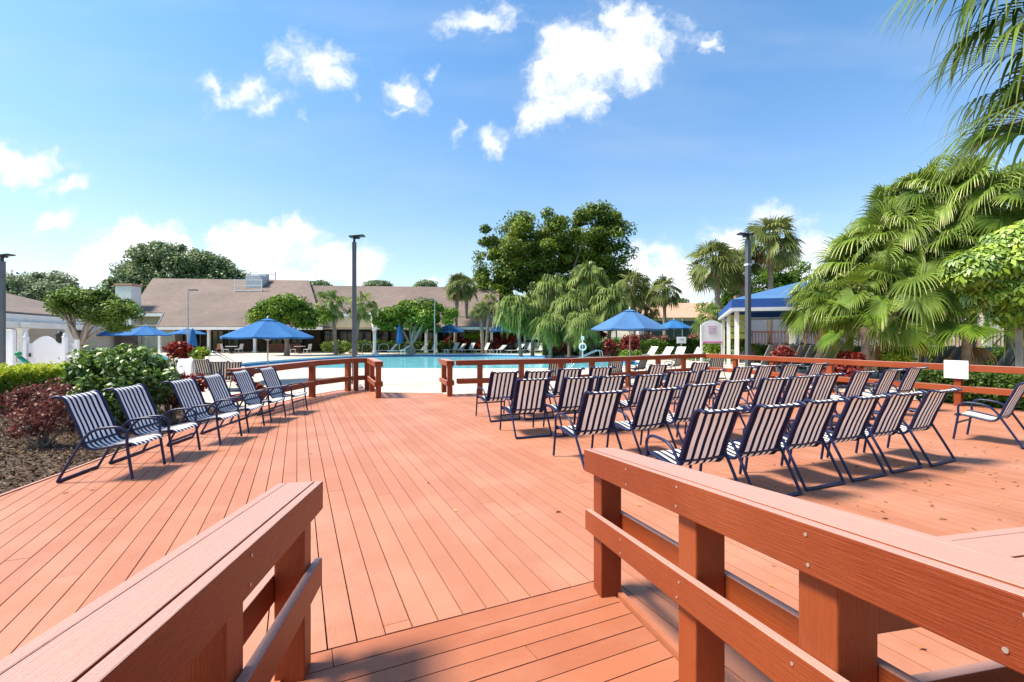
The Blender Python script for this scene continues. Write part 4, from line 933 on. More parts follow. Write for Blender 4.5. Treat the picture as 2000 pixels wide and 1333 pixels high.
# clubhouse
root = empty('clubhouse', XY(430, 52)); tag(root, 'long clubhouse with a steep brown shingle roof and a white chimney', 'building')
d0, z0 = 49.0, 2.72; kk = (8.85 - z0) / (60 - d0)
pl = lambda x, y: plane_pt(x, y, d0, z0, kk)
front = [pl(298, 544), pl(258, 603), pl(258, 611), pl(322, 611), pl(309, 638), pl(631, 638), pl(607, 560), pl(603, 548)]
m = MB(); m.prism(front, (0, 0.12, -0.25))
rdl, rdr = front[0], front[-1]; m.prism([rdl, rdr, rdr + Vector((0, 12, -6.5)), rdl + Vector((-2, 12, -6.5))], (0, 0.1, -0.25))
m.prism([rdl, front[1], Vector((front[1].x + .2, 68, front[1].z)), rdl + Vector((-2, 12, -6.5))], (0.15, 0, -0.2))
rf = build_child(root, m, 'roof', M['shingle'])
nt_ = M['shingle'].node_tree
for n_ in nt_.nodes:
    if n_.bl_idname == 'ShaderNodeTexNoise' and abs(n_.inputs['Scale'].default_value - 0.16) < .01: n_.inputs['Detail'].default_value = 9; n_.inputs['Roughness'].default_value = .65
# shingle courses as thin ledges on the front slope
# equipment platform on the roof
eq = MB(); q = [pl(459, 570), pl(511, 570)]; zc = q[0].z
xl, xr, yf = q[0].x, q[1].x, q[0].y
m = MB()
for x in (xl, xr): m.beam((x, yf, zc + .1), (x, yf + 3.3, zc + .1), 0.12, 0.12)
m.beam((xl, yf, zc + .1), (xr, yf, zc + .1), 0.14, 0.14); m.beam((xl, yf + 3.3, zc + .1), (xr, yf + 3.3, zc + .1), 0.14, 0.14)
for x in (xl, xr): m.post((x, yf, zc - 0.8), .12, .12, 2.3, (1, 0)); m.post((x, yf + 3.3, zc - .2), .12, .12, 3.0, (1, 0))
for z in (0.75, 1.4): m.beam((xl, yf - .003, zc + z), (xr, yf - .003, zc + z), 0.1, 0.1)
for z in (1.8, 2.5): m.beam((xl, yf + 3.3, zc + z), (xr, yf + 3.3, zc + z), 0.09, 0.09)
m.beam((xl + .1, yf + 3.3, zc + 2.7), (xr + 0.8, yf + 3.3, zc + 2.7), 0.08, 0.08); m.beam((xr + .8, yf + 3.3, zc + 1.2), (xr + .8, yf + 3.3, zc + 2.75), 0.08, 0.08) if False else None
o = build_child(root, m, 'roof_platform', M['white'])
m = MB(); m.box(((xl + xr) / 2 + .1, yf + 1.7, zc + 1.3), (1.9, 1.6, 1.6)); m.box(((xl + xr) / 2, yf + 1.0, zc - .15), (1.7, 0.8, .5)); m.box(((xl + xr) / 2 + .6, yf + 2.4, zc + 2.0), (1.0, .8, .8)); build_child(root, m, 'rooftop_unit', M['steel'], 0.03)
# walls
XL = lambda px, d: (px - CX) / F * d
m = MB()
m.box((XL(290, 53), 53.6, GZ + 2.2), (XL(336, 53) - XL(232, 53), 1.2, 4.4)); build_child(root, m, 'wall', M['stucco'])
m = MB(); m.box((XL(248, 52), 52.2, GZ + 3.6), (1.75, 1.4, 7.3)); build_child(root, m, 'chimney', M['white'], 0.02)
m = MB(); m.box((XL(248, 52), 52.2, GZ + 7.4), (1.95, 1.6, .25)); build_child(root, m, 'chimney_cap', M['tiles'])
m = MB(); a, b = front[2], front[3]; m.beam(a + Vector((0, -.1, -.25)), b + Vector((0, -.1, -.25)), 0.14, 0.34); a, b = front[3], front[4]
m.hexa([a + Vector((-.1, -.12, -.3)), b + Vector((-.1, -.12, -.3)), b + Vector((-.1, .02, -.3)), a + Vector((-.1, .02, -.3)), a + Vector((-.1, -.12, .03)), b + Vector((-.1, -.12, .03)), b + Vector((-.1, .02, .03)), a + Vector((-.1, .02, .03))])
a, b = front[4], front[5]; m.beam(a + Vector((0, -.12, -.2)), b + Vector((0, -.12, -.2)), 0.14, 0.3); build_child(root, m, 'fascia', M['white'])
m = MB(); m.box((XL(292, 52), 52.9, 3.4), (3.0, .12, 1.55)); build_child(root, m, 'gable_panel', M['stucco'])
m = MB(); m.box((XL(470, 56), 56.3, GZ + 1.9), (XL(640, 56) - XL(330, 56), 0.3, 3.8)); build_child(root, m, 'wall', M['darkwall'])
m = MB(); m.box((XL(470, 53), 53.2, 2.75), (XL(640, 53) - XL(312, 53), 6.2, 0.12)); build_child(root, m, 'soffit', M['tan'])
for px in (352, 380, 425, 455, 540, 580): window_part(root, XL(px, 56), 56.05, GZ + .1, 1.3, 2.3, 'white' if px < 400 else 'black')
for px in (311, 407, 497, 560): column(root, XL(px, 49.6), 49.7, 2.62, 0.26)
m = MB(); m.box((XL(551, 53), 53.5, GZ + .45), (3.9, .25, .9)); build_child(root, m, 'low_wall', M['brick'])

# long wing to the right
root = empty('long_wing', XY(760, 54)); tag(root, 'long low building wing with brown roof and dark glazed front behind the palms', 'building')
d1, z1 = 50.0, 2.5; k2 = (8.4 - z1) / (60.5 - d1)
p2 = lambda x, y: plane_pt(x, y, d1, z1, k2)
f2_ = [p2(604, 558), p2(603, 612), p2(724, 612), p2(730, 638), p2(975, 638), p2(975, 562)]
m = MB(); m.prism(f2_, (0, .12, -.25)); m.prism([f2_[0], f2_[-1], f2_[-1] + Vector((0, 12, -5.5)), f2_[0] + Vector((0, 12, -5.5))], (0, .1, -.25)); build_child(root, m, 'roof', M['shingle'])
m = MB(); m.beam(f2_[1] + Vector((0, -.1, -.22)), f2_[2] + Vector((0, -.1, -.22)), .14, .32)
a, b = f2_[2], f2_[3]; m.hexa([a + Vector((-.1, -.12, -.3)), b + Vector((-.1, -.12, -.3)), b + Vector((.05, -.12, -.3)), a + Vector((.05, -.12, -.3)), a + Vector((-.1, -.12, .05)), b + Vector((-.1, -.12, .05)), b + Vector((.05, -.12, .05)), a + Vector((.05, -.12, .05))])
m.beam(f2_[3] + Vector((0, -.1, -.2)), f2_[4] + Vector((0, -.1, -.2)), .14, .28); build_child(root, m, 'fascia', M['white'])
m = MB(); m.box((XL(668, 52), 53.0, 3.35), (7.0, .3, 1.6)); build_child(root, m, 'frieze', M['tan']); m = MB(); m.box((XL(1000, 51), 52.2, 2.9), (14, .3, 1.9)); build_child(root, m, 'frieze', M['tan'])
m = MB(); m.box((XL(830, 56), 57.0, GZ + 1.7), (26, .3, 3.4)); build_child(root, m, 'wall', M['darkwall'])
m = MB(); m.box((XL(815, 53), 54.2, 2.42), (25, 5.3, .12)); build_child(root, m, 'soffit', M['tan'])
for k in range(11): window_part(root, XL(640, 56) + k * 2.05, 56.75, GZ + .15, 1.7, 2.2, 'black')
for px in (731, 832, 851, 960): column(root, XL(px, 49.5), 49.6, 2.5, .26)

# pavilion at the left
root = empty('pavilion', XY(100, 30)); tag(root, 'low white pavilion with a brown roof and square columns at the left edge', 'building')
A, B, C_, D_ = P(-90, 600, 22.5), P(152, 619, 33), P(132, 601, 41), P(-60, 556, 36)
m = MB(); m.prism([A, B, C_, D_], (0, .05, -.18)); build_child(root, m, 'roof', M['shingle'])
m = MB(); m.beam(A + Vector((.15, 0, -.35)), B + Vector((.15, 0, -.35)), .22, .42); m.beam(A + Vector((.35, .2, -.75)), B + Vector((.35, .2, -.75)), .2, .34); build_child(root, m, 'fascia', M['white'])
for px, d in ((44, 26.5), (136, 31.5), (-40, 24.5)): column(root, XL(px, d), d, 2.5 if px > 0 else 2.6, .32)
m = MB(); m.beam(P(-60, 690, 31) + Vector((0, 0, 1.2)), P(250, 690, 39) + Vector((0, 0, 1.2)), .25, 4.0); build_child(root, m, 'wall', M['stucco'])
m = MB(); q = P(150, 664, 35.6); m.box((q.x, q.y, GZ + 1.1), (.9, .12, 2.2), .7); build_child(root, m, 'door', M['glass'])
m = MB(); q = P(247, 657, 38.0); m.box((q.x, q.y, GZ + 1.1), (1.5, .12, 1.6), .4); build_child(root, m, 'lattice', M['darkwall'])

# vinyl fence and arched gate
root = empty('vinyl_gate', XY(88, 20)); tag(root, 'white vinyl gate with an arched top between square posts', 'gate')
bx, by = XL(88, 20), 20.0
arc = [(-.72, 0), (.72, 0), (.72, 1.38)] + [(.55 - 0.02 + 0 - (1.1 * t) + .02, 1.40 + .30 * math.sin(math.pi * t)) for t in [i / 10 for i in range(11)]] + [(-.72, 1.38)]
m = MB(); m.prism([(bx + x, by, GZ + .05 + z) for x, z in arc], (0, .05, 0)); build_child(root, m, 'panel', M['vinyl'])
for s in (-1, 1):
    m = MB(); m.box((bx + s * .82, by + .02, GZ + .85), (.13, .13, 1.7)); m.lathe((bx + s * .82, by + .02, GZ + 1.7), [(.1, 0), (.1, .03), (.05, .06), (.075, .12), (.02, .2)], 12); build_child(root, m, 'post', M['vinyl'])
m = MB(); m.box((bx - .62, by - .03, GZ + .95), (.05, .05, .16)); build_child(root, m, 'latch', M['black'])
root = empty('vinyl_fence', XY(10, 19)); tag(root, 'tall white vinyl fence panel at the left edge under the lamp post', 'fence')
m = MB(); m.box((XL(-10, 19), 19, GZ + .98), (1.45, .06, 1.95)); build_child(root, m, 'panel', M['vinyl']); m = MB(); m.box((XL(25, 19), 19, GZ + 1.0), (.13, .13, 2.0)); build_child(root, m, 'post', M['vinyl'])
m = MB(); m.box((XL(-10, 19), 18.98, GZ + 2.0), (1.5, .12, .07)); build_child(root, m, 'top_rail', M['vinyl'])
root = empty('vinyl_fence', XY(128, 20.5)); tag(root, 'white vinyl fence section right of the arched gate', 'fence')
m = MB(); m.box((XL(129, 20.2), 20.3, GZ + .72), (.75, .05, 1.44)); build_child(root, m, 'panel', M['vinyl']); m = MB(); m.box((XL(146, 20.2), 20.3, GZ + .8), (.12, .12, 1.6)); build_child(root, m, 'post', M['vinyl'])
root = empty('vinyl_fence', XY(56, 20.3)); tag(root, 'white vinyl fence section left of the arched gate', 'fence')
m = MB(); m.box((XL(57, 20.2), 20.3, GZ + .68), (.5, .05, 1.36)); build_child(root, m, 'panel', M['vinyl']); m = MB(); m.box((XL(45, 20.2), 20.3, GZ + .75), (.12, .12, 1.5)); build_child(root, m, 'post', M['vinyl'])
root = empty('lantern', P(117, 668, 20.1)); tag(root, 'black lantern on the fence beside the arched gate', 'lantern')
m = MB(); m.lathe((0, 0, 0), [(.05, 0), (.13, .04), (.15, .25), (.17, .27), (.08, .4), (.02, .48)], 10); m.build('housing', M['black'], root)
m = MB(); m.tube([(0, 0, -.35), (0, 0, .02)], .03); m.build('post', M['black'], root)
# toy things by the fence
root = empty('toy_slide', G(38, 716, .35) if False else P(38, 712, 18)); tag(root, 'green and orange plastic play toy behind the golden hedge', 'toy')
m = MB(); m.prism([(-.1, 0, .25), (.35, 0, -.1), (.35, .2, -.1), (-.1, .2, .25)], (0, 0, .05)); m.build('slide', M['green'], root)
m = MB(); m.box((-.05, .1, -.3), (.9, .35, .14)); m.build('tray', M['orange'], root, bevel=.02)
m = MB(); m.lathe((-.15, .1, .3), [(.02, 0), (.1, .03), (.12, .12), (.05, .18)], 12); m.build('knob', M['green'], root)

# ------------------------------------------------------------------ pool fittings and furniture
def handrail(px, d, label, rz=0.0, sp=0.5, L=1.6):
    root = empty('pool_handrail', XY(px, d), rz); tag(root, label, 'handrail')
    for s in (0, 1):
        m = MB(); pts = smooth_path([(0, s * sp, 0), (0, s * sp, .75), (.12, s * sp, .92), (.35, s * sp, .9), (L * .7, s * sp, .45), (L, s * sp, -.1)], 5); m.tube(pts, .022, 8); m.build('rail', M['chrome'], root)
        m = MB(); m.lathe((0, s * sp, 0.0), [(.05, 0), (.05, .02), (.03, .03)], 10); m.build('flange', M['chrome'], root)
handrail(400, 24.5, 'pair of chrome handrails at the left end of the pool', math.radians(10), L=1.6)
handrail(1172, 27.5, 'pair of chrome handrails at the right end of the pool', math.radians(185), L=1.9)
def small_table(px, d, label):
    root = empty('side_table', XY(px, d)); tag(root, label, 'side table', 'white side tables across the pool'); m = MB(); m.lathe((0, 0, .42), [(.26, 0), (.26, .03)], 16); m.build('table_top', M['resin'], root)
    for s in range(4):
        m = MB(); a = s * 1.571 + .78; m.tube([(.2 * math.cos(a), .2 * math.sin(a), .42), (.24 * math.cos(a), .24 * math.sin(a), 0)], .025, 6); m.build('leg', M['resin'], root)
small_table(787, 44.5, 'white side table beside the low reclined lounger at the pool edge'); small_table(974, 46.5, 'white side table at the pole of the umbrella over the crotons'); small_table(872, 46.8, 'white side table at the pool edge near the thin light pole')
# life ring station
root = empty('life_ring_station', XY(1138, 33)); tag(root, 'white life ring on a post across the pool', 'life ring')
m = MB(); m.tube([(0, 0, 0), (0, 0, 1.75)], .04); m.build('post', M['white'], root)
m = MB(); m.tube([(.22 * math.cos(t * math.pi / 8), -.06, 1.0 + .22 * math.sin(t * math.pi / 8)) for t in range(17)], .06, 8, cap=False); m.build('ring', M['white'], root)
m = MB(); m.box((0, -.02, 1.62), (.2, .04, .26)); m.build('sign_plate', M['paper'], root)
# lifeguard-like white pool post with seats
root = empty('pool_post', XY(733, 45)); tag(root, 'white post with metal stair rails at the far pool edge', 'post'); m = MB(); m.tube([(0, 0, 0), (0, 0, 2.0)], .09); m.lathe((0, 0, 0), [(.3, 0), (.2, .15), (.09, .3)], 10); m.build('post', M['white'], root)
for s in (-1, 1): m = MB(); m.tube(smooth_path([(s * 1.2, 0, 0), (s * 1.2, 0, .9), (s * .4, 0, .9), (s * .3, 0, 0)]), .03); m.build('rail', M['greypole'], root)
# porch furniture
def table_set(px, d, label, mat='white'):
    root = empty('dining_table', XY(px, d)); tag(root, label, 'table', 'tables on the clubhouse porch'); m = MB(); m.lathe((0, 0, .70), [(.55, 0), (.55, .03)], 18); m.build('table_top', M[mat], root); m = MB(); m.lathe((0, 0, 0), [(.25, 0), (.22, .04), (.04, .06), (.04, .7)], 10); m.build('pedestal', M['black'], root)
pc_ = None
def porch_chair(px, d, rz, label, mat='white'):
    root = empty('porch_chair', XY(px, d), rz); tag(root, label, 'chair', 'chairs on the clubhouse porch')
    m = MB(); m.box((0, 0, .44), (.5, .5, .04)); m.build('seat', M[mat], root, bevel=.01)
    m = MB(); m.prism([(-.25, -.24, .46), (-.25, .24, .46), (-.36, .24, .98), (-.36, -.24, .98)], (-.02, 0, 0)); m.build('backrest', M[mat], root)
    for x in (-.22, .22):
        for y in (-.22, .22): m = MB(); m.tube([(x, y, .42), (x * 1.1, y * 1.1, 0)], .016, 6); m.build('leg', M[mat], root)
table_set(452, 47.5, 'round table on the porch left of the large bright umbrella'); table_set(350, 44, 'round table near the closed umbrella'); table_set(586, 47.5, 'round table on the porch behind the large bright umbrella', 'steel')
for i, (px, d, rz, mt, lb) in enumerate([(440, 46.8, .2, 'white', 'white porch chair left of the round table'), (466, 47.3, 3.0, 'steel', 'grey porch chair right of the round table'), (340, 43.5, .4, 'white', 'white porch chair near the closed umbrella'), (362, 44.2, 2.8, 'white', 'white porch chair behind the dark red shrub'), (428, 48.5, -1.2, 'terracotta', 'terracotta coloured chair in front of the dark porch'), (572, 46.5, .3, 'lsling', 'pale chair with green cushion right of the umbrella pole'), (600, 46.5, 2.9, 'lsling', 'pale chair at the right end of the porch')]): porch_chair(px, d, rz, lb, mt)
# turquoise covered thing
root = empty('toy_dolphin', XY(318, 24)) if False else empty('towel_heap', XY(318, 24)); tag(root, 'turquoise towels piled on a lounge chair behind the green bush', 'towels')
rows = []
for i in range(9):
    t = i / 8; rows.append([Vector((-.9 + 1.8 * t, -.3 + .6 * k / 6, .35 + .45 * math.exp(-((t - .35) / .25) ** 2) + .05 * math.sin(k * 2 + i * 1.7))) for k in range(7)])
MB().grid(rows).build('cloth', M['teal'], root)
m = MB(); [m.tube([(x, y, 0), (x, y, .4)], .02, 6) for x in (-.8, .8) for y in (-.25, .25)]; m.box((0, 0, .32), (1.7, .55, .04)); m.build('frame', M['white'], root)
# cars beyond the hedge
def car(px, d, rz, mat, label):
    root = empty('parked_car', XY(px, d), rz); tag(root, label, 'car', 'cars parked behind the hedges')
    prof = [(-2.2, .35), (-2.25, .75), (-2.1, .95), (-1.3, 1.02), (-.75, 1.45), (.45, 1.48), (1.15, 1.02), (2.0, .88), (2.25, .7), (2.25, .35)]
    m = MB(); m.prism([(x, -.85, z) for x, z in prof], (0, 1.7, 0)); m.build('body', mat, root, bevel=.06)
    for s in (-.862, .862):
        m = MB(); m.prism([(-1.15, s, 1.03), (-.68, s, 1.39), (.38, s, 1.41), (.95, s, 1.03)], (0, .008 * (1 if s > 0 else -1), 0)); m.build('window', M['glass'], root)
        for x in (-1.4, 1.4):
            m = MB(); m.tube([(x, s - .1, .33), (x, s + .06, .33)], .33, 20); w = m.build('wheel', M['rubber'], root)
    m = MB(); m.prism([(1.17, -.7, 1.05), (1.17, .7, 1.05), (.5, .62, 1.46), (.5, -.62, 1.46)], (.03, 0, .02)); m.build('windscreen', M['glass'], root)
car(1040, 56, .1, M['carpaint'], 'white car parked behind the croton bed, left of the weeping palms'); car(998, 57, .2, M['carpaint2'], 'silver car parked behind the umbrella over the crotons'); car(1275, 50, .1, M['carpaint2'], 'silver car behind the hedge under the large faded umbrella')

# blue shade structure
a0 = Vector((8.88, 19.0, 0)); av = Vector((.364, .931, 0)); bv = Vector((.931, -.364, 0)); LA, LB_ = 11.6, 6.5; zt = 3.09
root = empty('shade_canopy', (a0.x, a0.y, GZ)); tag(root, 'long blue hipped shade canopy on white posts right of the lamp post', 'canopy')
c = [a0 + Vector((0, 0, zt)), a0 + av * LA + Vector((0, 0, zt)), a0 + av * LA + bv * LB_ + Vector((0, 0, zt)), a0 + bv * LB_ + Vector((0, 0, zt))]
r0 = a0 + bv * LB_ / 2 + av * 3.2 + Vector((0, 0, zt + 1.0)); r1_ = a0 + bv * LB_ / 2 + av * (LA - 3.2) + Vector((0, 0, zt + 1.0))
m = MB(); m.add([*c, r0, r1_], [(0, 1, 5, 4), (1, 2, 5), (2, 3, 4, 5), (3, 0, 4)]); build_child(root, m, 'canopy', M['bluefade'])
m = MB()
for i in range(4): m.beam(c[i] - Vector((0, 0, .17)), c[(i + 1) % 4] - Vector((0, 0, .17)), .03, .33)
build_child(root, m, 'valance', M['bluev'])
for t in (0.0, .45, .9):
    for s in (0.03, .97):
        p = a0 + av * LA * (t + .03) + bv * LB_ * s; m = MB(); m.post((p.x, p.y, GZ), .16, .16, zt - GZ - .2, av); build_child(root, m, 'post', M['white'])
m = MB()
for i in range(4): m.beam(c[i] - Vector((0, 0, .42)), c[(i + 1) % 4] - Vector((0, 0, .42)), .12, .14)
build_child(root, m, 'beam', M['steel'])
# sign boards
root = empty('club_sign', XY(1391, 27)); tag(root, 'white signboard with pink base and rounded top beside the shade canopy', 'sign')
m = MB(); arc = [(-.55, .2), (.55, .2), (.55, 1.75)] + [(.55 - 1.1 * t, 1.75 + .28 * math.sin(math.pi * t)) for t in [i / 10 for i in range(1, 10)]] + [(-.55, 1.75)]
m.prism([(x, 0, z * .72 + 1.2) for x, z in arc], (0, .08, 0)); m.build('board', M['vinyl'], root)
m = MB(); m.box((0, -.02, 1.4), (1.1, .05, .1)); m.build('base_band', M['signpink'], root)
for s in (-1, 1): m = MB(); m.box((s * .6, .04, 1.2), (.1, .12, 2.4)); m.build('post', M['white'], root)
m = MB(); [m.box((0.0, -.012, 2.3 - k * .13), (.5 - .1 * (k % 2), .02, .03)) for k in range(4)]; m.build('lettering', M['signpink'], root)
root = empty('small_sign', XY(1331, 36)); tag(root, 'small white sign on the hedge beside the half hidden umbrella', 'sign'); m = MB(); m.box((0, 0, 1.45), (.7, .05, .5)); m.build('board', M['vinyl'], root); m = MB(); m.tube([(0, .05, 0), (0, .05, 1.5)], .03); m.build('post', M['white'], root)
m = MB(); m.box((0, -.03, 1.5), (.35, .01, .06)); m.build('lettering', M['ink'], root)
# lime board under canopy
root = empty('lime_board', XY(1444, 27)); tag(root, 'lime yellow slatted board under the shade canopy', 'board')
m = MB(); [m.box((0, 0, 1.75 + k * .36), (1.1, .05, .30)) for k in range(4)]; m.build('slats', M['yellow'], root); m = MB(); [m.post((s * .56, 0.06, 0), .08, .08, 3.1, (1, 0)) for s in (-1, 1)]; m.build('frame', M['white'], root)
# pink building with balustrade at the right
root = empty('pink_building', XY(1850, 34)); tag(root, 'low pink building with a brown balustrade behind the palms at the right', 'building')
pa, pb = Vector((17.5, 35, 0)), Vector((38, 31, 0)); pdv = (pb - pa).normalized(); pn = Vector((pdv.y, -pdv.x, 0))
m = MB(); m.beam(pa + Vector((0, 0, 2.1)) - pn * 2.5, pb + Vector((0, 0, 2.1)) - pn * 2.5, .3, 5.0); build_child(root, m, 'wall', M['pink'])
m = MB(); m.beam(pa + Vector((0, 0, 4.75)) - pn * 3, pb + Vector((0, 0, 4.75)) - pn * 3, 1.6, .3); build_child(root, m, 'roof', M['tiles'])
m = MB(); m.beam(pa + Vector((0, 0, .55)), pb + Vector((0, 0, .55)), .5, .35); build_child(root, m, 'kerb', M['terracotta'])
for t in (3, 7, 11.2, 15, 18.6): p = pa + pdv * t; m = MB(); m.post((p.x, p.y, GZ), .36, .36, 4.0, pdv); build_child(root, m, 'column', M['stucco'])
m = MB(); Lp = (pb - pa).length; nb = 95
for k in range(nb): p = pa + pdv * (Lp * (k + .5) / nb) + pn * .0; m.post((p.x, p.y, .72), .05, .05, 1.15, pdv)
m.beam(pa + Vector((0, 0, 1.92)), pb + Vector((0, 0, 1.92)), .1, .12); m.beam(pa + Vector((0, 0, .82)), pb + Vector((0, 0, .82)), .09, .1); build_child(root, m, 'balustrade', M['brownfence'])
# white poles near the loungers
for px, d, yt, lb in ((1788, 15.6, 632, 'short white post among the dark loungers'), (1987, 15.4, 640, 'white post with a dark red box at the right edge')):
    root = empty('white_post', XY(px, d)); tag(root, lb, 'post'); h = EYE + (HY - yt) / F * d - GZ; m = MB(); m.box((0, 0, h / 2), (.13, .13, h)); m.build('post', M['white'], root)
    if px > 1900: m = MB(); m.box((-.05, -.08, h - .05), (.3, .2, .42)); m.build('box', M['brownfence'], root, bevel=.02)
# tennis windscreen, far roofs
root = empty('tennis_screen', XY(1345, 56)); tag(root, 'dark green windscreen fence behind the small white sign', 'fence')
m = MB(); m.box((XL(1370, 56), 56, 1.75), (14, .04, 3.4)); build_child(root, m, 'screen', M['screen'])
for k in range(7): m = MB(); m.tube([(XL(1370, 56) - 6.9 + k * 2.3, 55.9, GZ), (XL(1370, 56) - 6.9 + k * 2.3, 55.9, 3.9)], .05, 6); build_child(root, m, 'post', M['greypole'])
root = empty('peach_house', XY(1350, 85)); tag(root, 'distant house with a peach tiled roof behind the palms', 'house')
m = MB(); m.box((XL(1360, 88), 90, 2.6), (22, 6, 5.4)); build_child(root, m, 'wall', M['pink']); m = MB(); x0, x1 = XL(1220, 86), XL(1490, 86)
m.prism([(x0, 86, 5.0), (x1, 86, 5.0), (x1 - 4, 91, 8.0), (x0 + 4, 91, 8.0)], (0, .1, -.2)); m.prism([(x0, 96, 5.0), (x1, 96, 5.0), (x1 - 4, 91, 8.0), (x0 + 4, 91, 8.0)], (0, -.1, -.2)); build_child(root, m, 'roof', M['tiles'])

# ------------------------------------------------------------------ vegetation
def limb(a, b, r0, r1, bend=0.15, n=6):
    a = Vector(a); b = Vector(b); L = (b - a).length; pts = []
    o = Vector((random.uniform(-1, 1), random.uniform(-1, 1), random.uniform(.2, .8))) * L * bend
    for i in range(n + 1):
        t = i / n; pts.append(a.lerp(b, t) + o * math.sin(math.pi * t) + Vector((random.uniform(-1, 1), random.uniform(-1, 1), 0)) * L * .015)
    return pts, [r0 + (r1 - r0) * (i / n) for i in range(n + 1)]

def tree(name, label, px, d, lobes_px, mat, nclump, nleaf, size, clump_r, trunk_r=0.3, bark='bark', split=0.5, nl=9, group=None, cat='tree', flat=.75, depth=0.8, base_py=None, multi=1, hollow=.45, aspect=.5):
    base = XY(px, d); root = empty(name, base); tag(root, label, cat, group)
    lob = []
    for (x, y, rx, ry) in lobes_px:
        c = P(x, y, d) - base; r = rx / F * d; lob.append(((c.x, c.y + random.uniform(-.3, .3) * r, c.z), (r, r * depth, ry / F * d)))
    V, Fq, T, CC = crown(lob, nclump, nleaf, size, clump_r, flat=flat, hollow=hollow, aspect=aspect)
    raw_mesh('crown', V, Fq, T, mat, root)
    m = MB(); zmin = min(c[0][2] - c[1][2] for c in lob)
    fork = Vector((0, 0, max(0.3, zmin * split)))
    for k in range(multi):
        b0 = Vector((random.uniform(-.2, .2) * (multi > 1), random.uniform(-.1, .1) * (multi > 1), 0)); m.tube([b0, b0 * .8 + Vector((.05, 0, fork.z * .5)), fork], [trunk_r * 1.35, trunk_r, trunk_r * .85], 10)
    sel = RG.choice(len(CC), min(nl, len(CC)), replace=False)
    for i in sel:
        pts, rr_ = limb(fork, CC[i], trunk_r * .55, trunk_r * .08, .12); m.tube(pts, rr_, 6, cap=False)
    m.build('trunk', M[bark], root, fix=False)
    return root

tree('broad_tree', 'very large dark green tree in the centre background, tallest of all', 1085, 60, [(1000, 470, 62, 42), (1060, 460, 60, 50), (1130, 455, 75, 48), (1190, 460, 45, 38), (1170, 425, 40, 24), (970, 530, 45, 48), (950, 560, 30, 40), (1050, 540, 85, 60), (1150, 540, 80, 55), (1205, 520, 32, 42), (1010, 520, 50, 40), (1080, 500, 60, 40), (965, 590, 40, 35), (1100, 600, 110, 40)],
     M['lf_dark'], 360, 72000, 0.42, 1.25, trunk_r=.5, nl=20, depth=.7)
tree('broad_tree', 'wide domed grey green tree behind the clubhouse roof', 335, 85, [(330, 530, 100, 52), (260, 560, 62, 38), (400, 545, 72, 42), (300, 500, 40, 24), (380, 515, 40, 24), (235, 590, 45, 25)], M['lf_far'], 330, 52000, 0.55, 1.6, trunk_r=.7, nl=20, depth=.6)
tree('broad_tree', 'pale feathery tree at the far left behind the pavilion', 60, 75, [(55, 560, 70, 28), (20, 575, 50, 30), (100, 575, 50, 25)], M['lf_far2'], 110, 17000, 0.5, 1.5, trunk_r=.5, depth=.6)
tree('twisted_tree', 'small twisted tree with drooping leaves in front of the pavilion', 158, 24.5, [(150, 588, 42, 20), (200, 606, 52, 24), (125, 606, 28, 12), (228, 626, 28, 22), (178, 586, 34, 16)], M['lf_green'], 120, 15000, 0.17, .42, trunk_r=.17, bark='palebark', split=.62, nl=10, depth=.7)
tree('rounded_tree', 'dense round headed tree behind the large bright umbrella', 560, 42, [(560, 605, 52, 25), (520, 618, 42, 20), (600, 620, 38, 18), (565, 592, 32, 14)], M['lf_round'], 120, 16000, 0.26, .62, trunk_r=.2, depth=.8)
tree('rounded_tree', 'dense round headed tree with a gnarled pale forked trunk across the pool', 803, 46, [(800, 618, 55, 26), (765, 625, 34, 20), (850, 618, 42, 26), (815, 600, 44, 16)], M['lf_round'], 130, 17000, 0.28, .65, trunk_r=.26, bark='palebark', split=.35, nl=12, depth=.8, multi=3)
tree('broad_tree', 'bright green tree behind the tall palms at the right', 1520, 48, [(1530, 525, 38, 34), (1460, 560, 55, 35), (1540, 565, 45, 35), (1400, 600, 30, 18)], M['lf_round'], 90, 14000, 0.3, .8, trunk_r=.3)
for i, (px, y, w, h, lb) in enumerate([(740, 560, 20, 2.5, 'treetop just showing over the wing roof ridge, left one'), (830, 560, 14, 2.5, 'treetop just showing over the wing roof ridge, right one'), (1100, 600, 200, 42, 'dark broad tree filling the gap behind the weeping palms'), (1290, 610, 70, 30, 'low dark tree behind the tennis screen'), (625, 560, 14, 2.5, 'dark treetop over the joint of the two roofs')]):
    tree('background_tree', lb, px, 95, [(px, y, w, h), (px + w * .5, y + 3, w * .5, h)], M['lf_far'], 60, 9000, .55, 1.2, trunk_r=.4)

